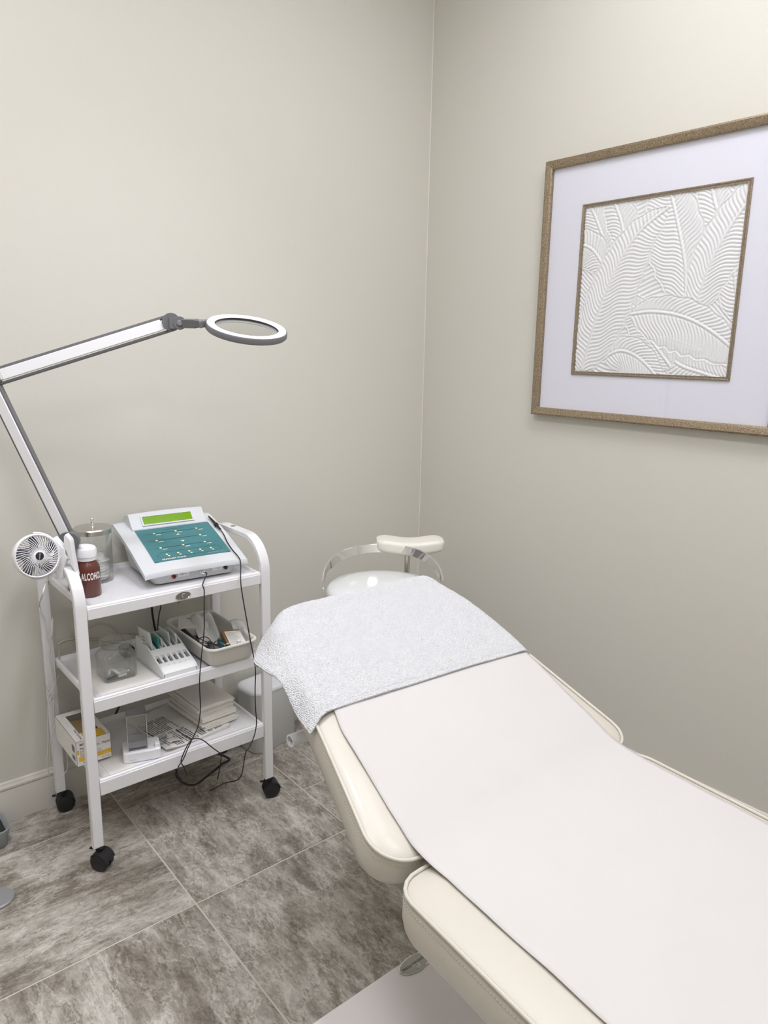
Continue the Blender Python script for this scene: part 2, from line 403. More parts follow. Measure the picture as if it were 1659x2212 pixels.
for (x, y), sx, sy, p in LIGHTS:
    t = thing('ceiling_light', {-0.8: 'square white ceiling light panel above the head end of the bed', -1.0: 'long white ceiling light panel above the middle of the bed'}.get(x, 'long white ceiling light panel in front of the trolley' if y > -3 else 'square white ceiling light panel nearest the front wall'), 'ceiling light', (x, y, CEIL), 0, 'ceiling light panels')
    f = MB()
    for lo, hi in (((x-sx/2-.02, y-sy/2-.02, CEIL-.02), (x+sx/2+.02, y-sy/2+.01, CEIL)), ((x-sx/2-.02, y+sy/2-.01, CEIL-.02), (x+sx/2+.02, y+sy/2+.02, CEIL)),
                   ((x-sx/2-.02, y-sy/2, CEIL-.02), (x-sx/2+.01, y+sy/2, CEIL)), ((x+sx/2-.01, y-sy/2, CEIL-.02), (x+sx/2+.02, y+sy/2, CEIL))): f.box(lo, hi)
    f.build('light_frame', M_plwhite, t)
    MB().box((x-sx/2+.01, y-sy/2+.01, CEIL-.012), (x+sx/2-.01, y+sy/2-.01, CEIL-.004)).build('diffuser', M_panel, t)

t = thing('downlight', 'small round recessed ceiling downlight above the trolley', 'ceiling light', (DOWN[0], DOWN[1], CEIL))
MB().loft([[(DOWN[0]+r*math.cos(2*PI*k/32), DOWN[1]+r*math.sin(2*PI*k/32), CEIL+z) for k in range(32)] for r, z in ((.075, -.001), (.075, -.006), (.095, -.006), (.100, -.001))], cap=False, closed=True).build('trim_ring', M_plwhite, t, smooth=40)
MB().lathe([(.001, -.004), (.074, -.004), (.074, -.001), (.001, -.001)], 32, o=(DOWN[0], DOWN[1], CEIL)).build('diffuser', M_panel, t)

# ------------------------------------------------------------------ framed picture on the right wall
def picture():
    y0, y1, z0, z1 = -0.695, -1.668, 1.4315, 2.3958
    t = thing('framed_picture', 'square framed picture with white embossed banana leaf relief on right wall', 'picture', (0, (y0+y1)/2, z0))
    fw, fd = 0.030, 0.034
    # moulding as four mitred rails
    prof = [(0, 0), (0, -fd), (0.006, -fd-0.003), (0.024, -fd+0.001), (fw, -fd+0.005), (fw, -0.012), (fw, 0)]   # (inwards, x)
    cs = [(y0, z0, -1, 1), (y1, z0, 1, 1), (y1, z1, 1, -1), (y0, z1, -1, -1)]
    for k in range(4):
        a, b = cs[k], cs[(k+1) % 4]
        r = [[(x, c[0]+c[2]*i, c[1]+c[3]*i) for i, x in prof] for c in (a, b)]
        MB().loft(r).build('frame_rail', M_gold, t, smooth=35)
    iy0, iy1, iz0, iz1 = -0.872, -1.494, 1.6005, 2.2195
    bx = -0.012
    fr = MB()
    for lo, hi in (((bx-.004, y1+fw, z0+fw), (bx, y0-fw, iz0)), ((bx-.004, y1+fw, iz1), (bx, y0-fw, z1-fw)),
                   ((bx-.004, y1+fw, iz0), (bx, iy1, iz1)), ((bx-.004, iy0, iz0), (bx, y0-fw, iz1))): fr.box(lo, hi)
    fr.build('mat_board', M_mat, t)
    f2 = 0.013
    cs = [(iy0+.002, iz0-.002, -1, 1), (iy1-.002, iz0-.002, 1, 1), (iy1-.002, iz1+.002, 1, -1), (iy0+.002, iz1+.002, -1, -1)]
    prof2 = [(0, bx), (0, bx-.009), (0.004, bx-.010), (0.008, bx-.007), (f2, bx-.0078), (f2, bx+.004)]
    for k in range(4):
        a, b = cs[k], cs[(k+1) % 4]
        MB().loft([[(x, c[0]+c[2]*i, c[1]+c[3]*i) for i, x in prof2] for c in (a, b)]).build('fillet', M_gold, t, smooth=35)
    # embossed relief: leaves as (midrib polyline, half-width left, half-width right, rib pitch), front one first
    leaves = [
        ([(0.07,0.02),(0.13,0.28),(0.24,0.58),(0.38,0.80),(0.56,0.92)], 0.125, 0.205, 0.026),
        ([(0.38,0.355),(0.52,0.365),(0.70,0.335),(0.88,0.25),(1.08,0.10)], 0.105, 0.20, 0.026),
        ([(0.22,0.10),(0.32,0.145),(0.42,0.125),(0.52,0.06),(0.62,-0.04)], 0.10, 0.16, 0.024),
        ([(0.77,0.36),(0.81,0.56),(0.90,0.76),(1.02,0.93),(1.16,1.06)], 0.125, 0.150, 0.024),
        ([(0.71,0.42),(0.68,0.62),(0.62,0.82),(0.55,1.02),(0.50,1.18)], 0.20, 0.14, 0.024),
        ([(0.30,0.74),(0.27,0.86),(0.22,0.97),(0.18,1.08)], 0.10, 0.11, 0.024),
        ([(0.18,0.62),(0.08,0.74),(-0.06,0.79),(-0.2,0.80)], 0.13, 0.10, 0.022),
        ([(0.30,0.52),(0.14,0.82),(0.04,0.99),(-0.1,1.1)], 0.12, 0.10, 0.024),
        ([(1.02,0.30),(0.98,0.45),(0.96,0.60),(1.02,0.80)], 0.10, 0.10, 0.022),
        ([(0.95,0.62),(0.86,0.80),(0.80,0.95),(0.76,1.12)], 0.11, 0.11, 0.024),
        ([(0.66,0.06),(0.50,0.24),(0.40,0.38),(0.30,0.46)], 0.11, 0.12, 0.022),
        ([(1.05,-0.02),(0.86,0.03),(0.70,0.08),(0.55,0.2)], 0.09, 0.09, 0.022),
    ]
    n = 300
    U, V = np.meshgrid(np.linspace(0, 1, n), np.linspace(0, 1, n))
    H = np.full(U.shape, np.nan)
    for li, (mid, wl, wr, pitch) in enumerate(leaves):
        mp = np.array([(p.x, p.y) for p in smooth_path([(a, b, 0) for a, b in mid], 14)])
        seg = np.linalg.norm(np.diff(mp, axis=0), axis=1); cum = np.concatenate([[0], np.cumsum(seg)]); Ltot = cum[-1]
        best = np.full(U.shape, 9.0); S = np.zeros(U.shape); T = np.zeros(U.shape)
        for i in range(len(mp)-1):
            a = mp[i]; d = mp[i+1]-a; L2 = d @ d
            tt = np.clip(((U-a[0])*d[0]+(V-a[1])*d[1])/L2, 0, 1)
            px = a[0]+tt*d[0]; py = a[1]+tt*d[1]; dist = np.hypot(U-px, V-py)
            sgn = np.sign(d[0]*(V-a[1])-d[1]*(U-a[0]))
            mk = dist < best; best[mk] = dist[mk]; S[mk] = (cum[i]+tt*seg[i])[mk]; T[mk] = (sgn*dist)[mk]
        q = S/Ltot
        prof = np.clip(np.sin(PI*np.clip(q, 0, 1)**0.8)**0.55, 0, 1)
        wid = np.where(T > 0, wl, wr)*prof*(1+0.04*np.sin(S*60+li))
        x = np.abs(T)/np.maximum(wid, 1e-4)
        inside = (x < 1) & (q > 0.001) & (q < 0.999)
        ph = (S - 0.75*np.abs(T) - 0.010*np.sin(np.abs(T)*38+S*9+li))/pitch
        rib = (0.5+0.5*np.sin(2*PI*ph))**0.8
        h = 0.30 + 0.50*rib*np.clip((1-x)*6, 0, 1)*np.clip(np.abs(T)/0.012, 0, 1)
        h += 0.60*np.exp(-(T/0.0065)**2) + 0.45*np.exp(-((1-x)*wid/0.006)**2) - 0.35*np.exp(-((np.abs(T)-0.012)/0.004)**2) - 0.30*np.exp(-(((1-x)*wid-.011)/0.003)**2)
        h += 0.10*(1-x**2)*(len(leaves)-li)/len(leaves)
        mk = inside & np.isnan(H); H[mk] = h[mk]
    bg = 0.05 + 0.5*(0.5+0.5*np.sin(2*PI*(V+0.25*np.sin(U*7)*0.4+0.3*U)/0.026))
    H = np.where(np.isnan(H), bg, H)
    X = bx - 0.0004 - 0.0058*H; X[0, :] = X[-1, :] = bx; X[:, 0] = X[:, -1] = bx
    yy = iy0 + U*(iy1-iy0); zz = iz0 + V*(iz1-iz0)
    inv = WM[t.name].inverted()
    vs = np.stack([X, yy, zz], -1).reshape(-1, 3) + np.array(inv.translation)
    me = bpy.data.meshes.new('leaf_relief'); idx = np.arange(n*n).reshape(n, n)
    fs = np.stack([idx[:-1, :-1], idx[1:, :-1], idx[1:, 1:], idx[:-1, 1:]], -1).reshape(-1, 4)
    me.vertices.add(n*n); me.vertices.foreach_set('co', vs.ravel())
    me.loops.add(fs.size); me.loops.foreach_set('vertex_index', fs.ravel())
    me.polygons.add(len(fs)); me.polygons.foreach_set('loop_start', np.arange(0, fs.size, 4)); me.polygons.foreach_set('loop_total', np.full(len(fs), 4))
    me.update(calc_edges=True); me.validate(); me.materials.append(M_relief); me.polygons.foreach_set('use_smooth', [True]*len(fs))
    o = bpy.data.objects.new('leaf_relief', me); COL.objects.link(o); o.parent = t; WM[o.name] = WM[t.name]
    o['label'] = 'white embossed banana leaf panel'
    MB().box((-0.0255, y1+fw-.002, z0+fw-.002), (-0.0235, y0-fw+.002, z1-fw+.002)).build('glass_pane', M_pane, t)
picture()

# ------------------------------------------------------------------ trolley
def trolley():
    XL0, XL1, XR0, XR1 = -1.822, -1.787, -1.181, -1.145
    YF, YB = -0.460, -0.045; th = 0.021; ZT = 1.021; R = 0.125
    t = thing('trolley', 'white metal three-shelf trolley on black castors against the back wall', 'trolley', ((XL0+XR1)/2, (YF+YB)/2, 0))
    for (x0, x1) in ((XL0, XL1), (XR0, XR1)):
        path = [(YF, 0.078)]
        for k in range(13):
            a = PI - PI/2*k/12; path.append((YF+R+R*math.cos(a), ZT-R+R*math.sin(a)))
        for k in range(13):
            a = PI/2 - PI/2*k/12; path.append((YB-R+R*math.cos(a), ZT-R+R*math.sin(a)))
        path.append((YB, 0.078)); rings = []
        for i, (y, z) in enumerate(path):
            a = path[max(i-1, 0)]; b = path[min(i+1, len(path)-1)]; dy, dz = b[0]-a[0], b[1]-a[1]; l = math.hypot(dy, dz); ny, nz_ = dz/l, -dy/l
            rings.append([(x0, y, z), (x1, y, z), (x1, y+ny*th, z+nz_*th), (x0, y+ny*th, z+nz_*th)])
        fr = MB().loft(rings).build('side_frame', M_white, t, smooth=25, bevel=0.003)
        if x0 > -1.5: MB().lathe([(0.0001, 0.0012), (0.009, 0.0012), (0.010, 0), (0.010, -0.003)], 20, o=((x0+x1)/2, -0.225, ZT)).build('hole_plug', M_grey, fr)
    for top, bot in ((0.902, 0.857), (0.597, 0.548), (0.315, 0.258)):
        x0, x1, y0, y1 = XL1, XR0, YF+0.004, YB-0.004
        e = 0.010; fl = top-0.011
        rings = []
        def ring(ins, z, r=0.006): return [(x, y, z) for x, y in rrect(x0+ins, y0+ins, x1-ins, y1-ins, r, 4)]
        rings = [ring(0.0, fl-0.012), ring(0.0, top-0.006), ring(0.002, top-0.0018), ring(0.006, top), ring(0.009, top-0.001), ring(0.012, top-0.006, 0.008), ring(0.015, fl, 0.008), ring(0.04, fl-0.0005, 0.012)]
        sh = MB().loft(rings).build('shelf', M_white, t, smooth=60)
        MB().box((x0+.001, YF+.002, bot), (x1-.001, YF+.020, top-.008)).build('shelf_front_lip', M_white, t, bevel=0.003)
        MB().box((x0+.001, YB-.020, bot+.01), (x1-.001, YB-.006, top-.009)).build('shelf_back_lip', M_white, t, bevel=0.003)
    # castors: one built, three copied
    def castor(x, y, rz):
        M = Matrix.Translation((x, y, 0)) @ Matrix.Rotation(rz, 4, 'Z')
        w = 0.0235
        o = MB()
        for s in (-1, 1):
            a = s*0.004; b = s*w
            Mx = M @ Matrix.Translation((0.010, 0, 0.031)) @ Matrix.Rotation(PI/2, 4, 'X')
            o.lathe([(0.0305, a), (0.031, a+s*0.003), (0.031, b-s*0.004), (0.028, b-s*0.001), (0.020, b), (0.004, b+s*0.0005)], 28, M=Mx)
        wh = o.build('castor_wheel', M_black, t, smooth=40)
        h = MB()
        Mx = M @ Matrix.Translation((0.010, 0, 0.031)) @ Matrix.Rotation(PI/2, 4, 'X')
        arc = [(0.0335*math.cos(a), 0.0335*math.sin(a)) for a in [PI*0.05+k*(PI*0.75)/12 for k in range(13)]]
        inn = [(0.031*math.cos(a), 0.031*math.sin(a)) for a in [PI*0.80-k*(PI*0.75)/12 for k in range(13)]]
        h.prism(arc+inn, -w-0.0005, w+0.0005, M=Mx)
        h.lathe([(0.009, 0.0), (0.009, 0.018), (0.013, 0.019), (0.013, 0.022)], 16, M=M @ Matrix.Translation((0, 0, 0.056)))
        h.box((-0.016, -0.009, 0.074), (0.016, 0.009, 0.0785), M=M)
        h.build('castor_hood', M_black, wh, smooth=35)
        MB().box((-0.032, -0.006, 0.066), (-0.020, 0.006, 0.0685), M=M).build('brake_lever', M_black, wh)
    castor(-1.803, -0.449, -0.95); castor(-1.163, -0.449, -0.25); castor(-1.803, -0.058, -0.15); castor(-1.163, -0.058, 0.4)
    # maker's badge on the front lip of the top shelf
    Mb = frame((-1.478, YF+0.0015, 0.8755), (1, 0, 0), (0, 0, 1), (0, -1, 0))
    def oval(a, b, n=36): return [(a*math.cos(2*PI*k/n), b*math.sin(2*PI*k/n)) for k in range(n)]
    bd = MB(Mb).prism(oval(0.0265, 0.0135), 0, 0.0022).build('badge', M_badge, t, bevel=0.001)
    MB(Mb).tube([(0.026*math.cos(a), 0.013*math.sin(a), 0.0022) for a in [2*PI*k/36 for k in range(36)]], 0.0009, 5, closed=True).build('badge_rim', M_chrome, bd)
    MB(Mb).tube([(0.006*math.cos(a)+.002, 0.006*math.sin(a)+.001, 0.0026) for a in [0.6+k*0.3 for k in range(14)]], 0.0006, 5).build('badge_emblem', M_plwhite, bd)
    return t
trolley()
ZF1, ZF2, ZF3 = 0.891, 0.586, 0.304      # shelf floors

# ------------------------------------------------------------------ electrotherapy device
def device():
    ex = Vector((1, -0.066, 0)).normalized(); ey = Vector((0.066, 1, 0)).normalized()
    O = Vector((-1.392, -0.401, 0)); F = frame(O, ex, ey, (0, 0, 1))
    t = thing('electrolysis_machine', 'light grey skin treatment console with teal keypad and green screen on top shelf', 'machine', (O.x, O.y+0.15, ZF1))
    hw = 0.183
    def lidz(v): return 0.9475 + 0.323*v - 0.10*max(0, v-0.25)**1.4 + 0.006*math.sin(PI*min(v/0.34, 1))
    vv = [0, 0.004, 0.05, 0.10, 0.15, 0.20, 0.25, 0.29, 0.32, 0.337, 0.345]
    prof = [(v, lidz(v) - (0.006 if v == 0 else 0) - (0.006 if v > 0.34 else 0)) for v in vv] + [(v, lidz(v)-0.015) for v in reversed(vv)]
    # lid, edges drooping slightly at the sides
    us = [-hw, -hw+0.003, -hw+0.012, -0.1, 0, 0.1, hw-0.012, hw-0.003, hw]
    rings = []
    for u in us:
        d = 0.006*(abs(u)/hw)**8; rings.append([(u, v, z-d) for v, z in prof])
    lid = MB(F).loft(rings).build('top_cover', M_devgrey, t, smooth=40)
    # tapered body under the cover
    def body_ring(f):
        b = 0.142+0.024*f; v0 = 0.030-0.006*f; v1 = 0.315+0.012*f
        pts = rrect(-b, v0, b, v1, 0.02, 5)
        return [(x, y, (1-f)*0.897 + f*(lidz(y)-0.013)) for x, y in pts]
    body = MB(F).loft([body_ring(f) for f in (0, 0.15, 0.4, 0.7, 1)]).build('body', M_devdark, t, smooth=45)
    for u in (-0.115, 0.115):
        for v in (0.06, 0.28): MB(F).lathe([(0.011, ZF1), (0.012, ZF1+0.001), (0.012, 0.899)], 14, o=(u, v, 0)).build('rubber_foot', M_rubber, body)
    # teal keypad
    def onlid(u, v, h=0.0): return (u, v, lidz(v)+h)
    def strip(name, u0, u1, v0, v1, h, m, parent, n=8):
        g = [[onlid(u, v0+(v1-v0)*k/n, h) for u in (u0, u1)] for k in range(n+1)]
        g2 = [[onlid(u, v0+(v1-v0)*k/n, h-0.0014) for u in (u0, u1)] for k in range(n+1)]
        mb = MB(F); rings = [[g[k][0], g[k][1], g2[k][1], g2[k][0]] for k in range(n+1)]; mb.loft(rings)
        return mb.build(name, m, parent, smooth=40)
    kp = strip('keypad', -0.132, 0.142, 0.050, 0.252, 0.0016, M_teal, lid)
    kp['label'] = 'teal membrane keypad'
    ln = MB(F); cap = MB(F)
    def button(pts, f): MB(F).add(pts, f).build('keypad_button', M_yel, kp, smooth=None, fix=False)
    H = 0.0019
    def line(u0, u1, v0, w=0.0011, sk=0.0, h=H):
        n = 10
        for k in range(n):
            a = u0+(u1-u0)*k/n; b = u0+(u1-u0)*(k+1)/n
            wa = w*math.sin(PI*k/n)**0.5 if 0 < k < n else 0.0001; wb = w*math.sin(PI*(k+1)/n)**0.5 if k+1 < n else 0.0001
            ln.add([onlid(a, v0-wa, h), onlid(b, v0-wb, h), onlid(b, v0+wb, h), onlid(a, v0+wa, h)], [(0, 1, 2, 3)])
    def dot(u, v, r=0.0042, h=H+0.0004):
        button([onlid(u+r*math.cos(a), v+r*math.sin(a), h) for a in [2*PI*k/14 for k in range(14)]], [tuple(range(14))])
    rows = [(0.216, (-0.075, 0.004, 0.082), -0.112, 0.112), (0.170, (-0.082, 0.078), -0.120, 0.105), (0.124, (-0.085, -0.004, 0.076), -0.122, 0.108)]
    for v, bs, a, b in rows:
        line(a, b, v)
        for u in bs: dot(u, v)
        for u in bs: cap.add([onlid(u+.004, v-.011, H), onlid(u+.021, v-.011, H), onlid(u+.021, v-.0085, H), onlid(u+.004, v-.0085, H)], [(0, 1, 2, 3)])
    line(-0.045, 0.04, 0.234, 0.0007)
    for s, v in ((1, 0.193), (-1, 0.148)): button([onlid(-0.004, v-s*0.004, H+.0004), onlid(0.012, v-s*0.004, H+.0004), onlid(0.004, v+s*0.005, H+.0004)], [(0, 1, 2) if s > 0 else (2, 1, 0)])
    for i, u in enumerate((-0.078, -0.038, 0.002, 0.042, 0.082)):
        dot(u, 0.084)
        cap.add([onlid(u+.001, .073, H), onlid(u+.008, .073, H), onlid(u+.008, .0775, H), onlid(u+.001, .0775, H)], [(0, 1, 2, 3)])
    hexp = [(-0.115, 0.080), (-0.098, 0.066), (0.104, 0.066), (0.122, 0.080), (0.104, 0.098), (-0.09, 0.098)]
    for k in range(6):
        a = Vector(hexp[k]); b = Vector(hexp[(k+1) % 6]); d = (b-a).normalized(); q = Vector((-d.y, d.x))*0.0005
        ln.add([onlid(*(a-q), H), onlid(*(b-q), H), onlid(*(b+q), H), onlid(*(a+q), H)], [(0, 1, 2, 3)])
    ln.build('keypad_lines', M_dark, kp, smooth=None, fix=False, kind='stuff'); cap.build('keypad_captions', M_inkw, kp, smooth=None, fix=False, kind='stuff')
    def lidframe(u, v, h=H+.0002):
        s = 0.323; y = Vector((0, 1, s)).normalized(); z = Vector((0, -s, 1)).normalized()
        return F @ frame(Vector(onlid(u, v))+z*h, (1, 0, 0), y, z)
    put_text('keypad_lettering', 'SILHOUET-TONE', 0.0105, lidframe(-0.062, 0.0585, H+.0006), M_inkw, kp, 0.0003, spacing=1.05)
    put_text('keypad_lettering', 'ELEGANCE 750', 0.0085, lidframe(0.088, 0.0585, H+.0006), mat('pale_teal_ink', (0.35, 0.5, 0.48), 0.5), kp, 0.0)
    # screen hood
    def hood_ring(u):
        e = 1-(u/0.139)**2; zt = 0.0035*e
        f0 = 0.2555; b = lidz(f0)
        return [(u, f0, b-0.004), (u, f0, b+0.003), (u, 0.296, b+0.046+zt), (u, 0.302, b+0.050+zt), (u, 0.312, b+0.049+zt), (u, 0.352, lidz(0.345)+0.012), (u, 0.356, lidz(0.345)-0.012), (u, 0.30, lidz(0.3)-0.01)]
    us = [-0.139+0.278*k/10 for k in range(11)]
    hood = MB(F).loft([hood_ring(u) for u in us]).build('screen_hood', M_devgrey, t, smooth=35, bevel=0.0015)
    b = lidz(0.2555)
    def onface(u, s, h=0.0):     # s along the sloping face, 0 bottom .. 1 top
        y = 0.2555+0.0405*s; z = b+0.003+0.043*s; n = Vector((0, -0.043, 0.0405)).normalized()
        return (u, y+n.y*h, z+n.z*h)
    sc = MB(F); c = [onface(u, q, 0) for u, q in ((-0.094, 0.24), (0.088, 0.24), (0.088, 0.80), (-0.094, 0.80))]; d = [onface(u, q, .0034) for u, q in ((-0.094, 0.24), (0.088, 0.24), (0.088, 0.80), (-0.094, 0.80))]
    sc.loft([c, d]); s_ = sc.build('screen', M_lcd, hood, smooth=None); s_['label'] = 'green backlit screen'
    bz = MB(F)
    for u0, u1, s0, s1 in ((-0.100, 0.094, 0.16, 0.24), (-0.100, 0.094, 0.80, 0.88), (-0.100, -0.094, 0.24, 0.80), (0.088, 0.094, 0.24, 0.80)):
        p = [onface(u0, s0), onface(u1, s0), onface(u1, s1), onface(u0, s1)]; q = [onface(u0, s0, .0048), onface(u1, s0, .0048), onface(u1, s1, .0048), onface(u0, s1, .0048)]
        bz.loft([p, q])
    bz.build('screen_bezel', M_devgrey, hood)
    # sockets and paper stickers along the front of the body (v = .027)
    def front(u, z, h=0.0): return F @ Vector((u, 0.0275-0.004*((z-0.897)/0.05)-h, z))
    Ff = lambda u, z, h=0.001: frame(front(u, z, h), ex, (0, 0, 1), -ey)
    MB(Ff(-0.078, 0.917, 0)).lathe([(0.0075, -0.002), (0.0075, 0.004), (0.0058, 0.0055), (0.003, 0.0055), (0.003, 0.001)], 18).build('red_socket', M_red, body)
    MB(Ff(0.109, 0.919, 0)).lathe([(0.0068, -0.002), (0.0068, 0.006), (0.0055, 0.0075), (0.001, 0.0075)], 18).build('black_socket', M_black, body)
    cn = MB(Ff(0.0235, 0.918, 0)); cn.lathe([(0.008, -0.002), (0.008, 0.003), (0.0065, 0.004), (0.0065, 0.012), (0.0045, 0.013), (0.0045, 0.018), (0.002, 0.019)], 18)
    cn.build('metal_connector', M_chrome, body)
    MB(Ff(-0.044, 0.921)).box((-0.020, -0.0085, -0.0006), (0.020, 0.0085, 0.0004)).build('sticker', M_card, body)
    put_text('sticker_mark', 'OK~~', 0.010, Ff(-0.044, 0.921, 0.0018), M_ink, body)
    MB(Ff(0.078, 0.921)).box((-0.019, -0.0075, -0.0006), (0.019, 0.0075, 0.0004)).build('sticker', M_card, body)
    put_text('sticker_mark', '(=)', 0.008, Ff(0.082, 0.921, 0.0018), M_ink, body)
    # stylus resting on the right margin of the cover, with its lead
    A = Vector((0.158, 0.285)); B = Vector((0.160, 0.175))
    def st(k): p = A.lerp(B, k); return F @ Vector(onlid(p.x, p.y, 0.0075))
    s = thing('stylus_probe', 'slim black stylus with lead lying on the right edge of the console', 'stylus', tuple(st(0.5)-Vector((0, 0, 0.006))))
    MB().tube([st(0), st(.08), st(.35), st(.55), st(.60), st(.62), st(.70), st(.72), st(.98)], .005, 10, rs=[.0012, .003, .0045, .005, .005, .008, .008, .005, .0035]).build('barrel', M_black, s, smooth=40)
    e = st(1.0)
    pts = [st(.97)] + [Vector(p) for p in (F @ Vector(onlid(0.160, 0.145, .003)), F @ Vector(onlid(0.152, 0.10, .003)), F @ Vector(onlid(0.150, 0.05, .003)), F @ Vector(onlid(0.152, 0.008, .004)), F @ Vector((0.152, -0.008, 0.936)))] + [Vector(q) for q in [(-1.2781, -0.485, 0.8889), (-1.2693, -0.485, 0.8165), (-1.2568, -0.485, 0.7369), (-1.2457, -0.485, 0.6649), (-1.2343, -0.485, 0.6004), (-1.228, -0.485, 0.5453), (-1.2316, -0.485, 0.4745), (-1.2313, -0.485, 0.4017), (-1.2289, -0.485, 0.342), (-1.2396, -0.485, 0.2938), (-1.2616, -0.485, 0.2551), (-1.2773, -0.485, 0.2366)]] + [Vector(q) for q in ((-1.235, -0.36, 0.06), (-1.27, -0.30, 0.02), (-1.33, -0.29, 0.006))]
    MB().tube(smooth_path(pts, 5), 0.0021, 6).build('lead', M_rubber, s, smooth=60)
    # lead from the metal connector hanging in front of the trolley
    c0 = Ff(0.0235, 0.918, 0.018).translation
    pts = [c0, c0+Vector((0.004, -0.010, -0.003))] + [Vector(q) for q in [(-1.4155, -0.478, 0.9073), (-1.4113, -0.478, 0.8854), (-1.4135, -0.478, 0.8289), (-1.4166, -0.478, 0.7472), (-1.4259, -0.478, 0.6828), (-1.4352, -0.478, 0.618), (-1.4413, -0.478, 0.5518), (-1.4412, -0.478, 0.4658), (-1.4523, -0.478, 0.4033), (-1.4763, -0.478, 0.3609), (-1.4928, -0.478, 0.3335), (-1.5113, -0.478, 0.2982), (-1.5289, -0.478, 0.2785), (-1.5333, -0.478, 0.2573), (-1.5276, -0.478, 0.2339), (-1.5145, -0.478, 0.2252), (-1.5022, -0.478, 0.2346), (-1.5093, -0.478, 0.2657), (-1.5199, -0.478, 0.2926), (-1.5049, -0.478, 0.3274), (-1.4816, -0.478, 0.3575), (-1.4593, -0.478, 0.3584), (-1.434, -0.478, 0.3407), (-1.4003, -0.478, 0.3001), (-1.3656, -0.478, 0.2621)]] + [Vector((-1.33, -0.40, 0.215)), Vector((-1.31, -0.35, 0.14)), Vector((-1.31, -0.32, 0.06))]
    o = MB().tube(smooth_path(pts, 5), 0.0020, 6).build('machine_lead', M_rubber, smooth=60)
    tag(o, 'thin black lead hanging from the console down the trolley front in a twisted loop', 'cable')
device()
# thick mains lead and power supply drooping under the bottom shelf
o = MB().tube(smooth_path([(-1.60, -0.16, 0.25)]+[(-1.478, -0.3, 0.1728), (-1.4655, -0.3, 0.132), (-1.4453, -0.3, 0.0972), (-1.4133, -0.3, 0.069), (-1.3798, -0.3, 0.0634), (-1.3449, -0.3, 0.0771), (-1.3097, -0.3, 0.091), (-1.2778, -0.3, 0.1065), (-1.2496, -0.3, 0.1198)]+[(-1.345, -0.27, 0.19), (-1.36, -0.22, 0.235)], 5), 0.0042, 7).build('mains_lead', M_rubber, smooth=60)
tag(o, 'thick black mains lead drooping in a loop under the bottom shelf', 'cable')
t = thing('power_supply', 'black power supply block hung under the bottom shelf of the trolley', 'power supply', (-1.37, -0.25, 0.215))
MB().box((-1.41, -0.275, 0.213), (-1.30, -0.215, 0.245)).build('case', M_black, t, bevel=0.005)
MB().tube([(-1.42, -0.245, 0.229), (-1.44, -0.245, 0.229)], 0.005, 8).build('strain_relief', M_rubber, t)
o = MB().tube(smooth_path([(-1.44, -0.03, 0.895)]+[(-1.418, -0.03, 0.7192), (-1.415, -0.03, 0.6716), (-1.4101, -0.03, 0.6231), (-1.407, -0.03, 0.5746)]+[(-1.46, -0.03, 0.55), (-1.50, -0.03, 0.45), (-1.58, -0.03, 0.30)], 5), 0.0042, 7).build('mains_lead', M_rubber, smooth=60)
tag(o, 'thick black lead running down behind the sachet rack', 'cable')
o = MB().tube(smooth_path([(-1.39, -0.034, 0.895)]+[(-1.3811, -0.034, 0.7125), (-1.3891, -0.034, 0.667), (-1.397, -0.034, 0.6213), (-1.4012, -0.034, 0.5745)]+[(-1.43, -0.034, 0.55), (-1.42, -0.034, 0.42)], 5), 0.0022, 6).build('mains_lead', M_rubber, smooth=60)
tag(o, 'thin black lead running down just right of the thick one', 'cable')

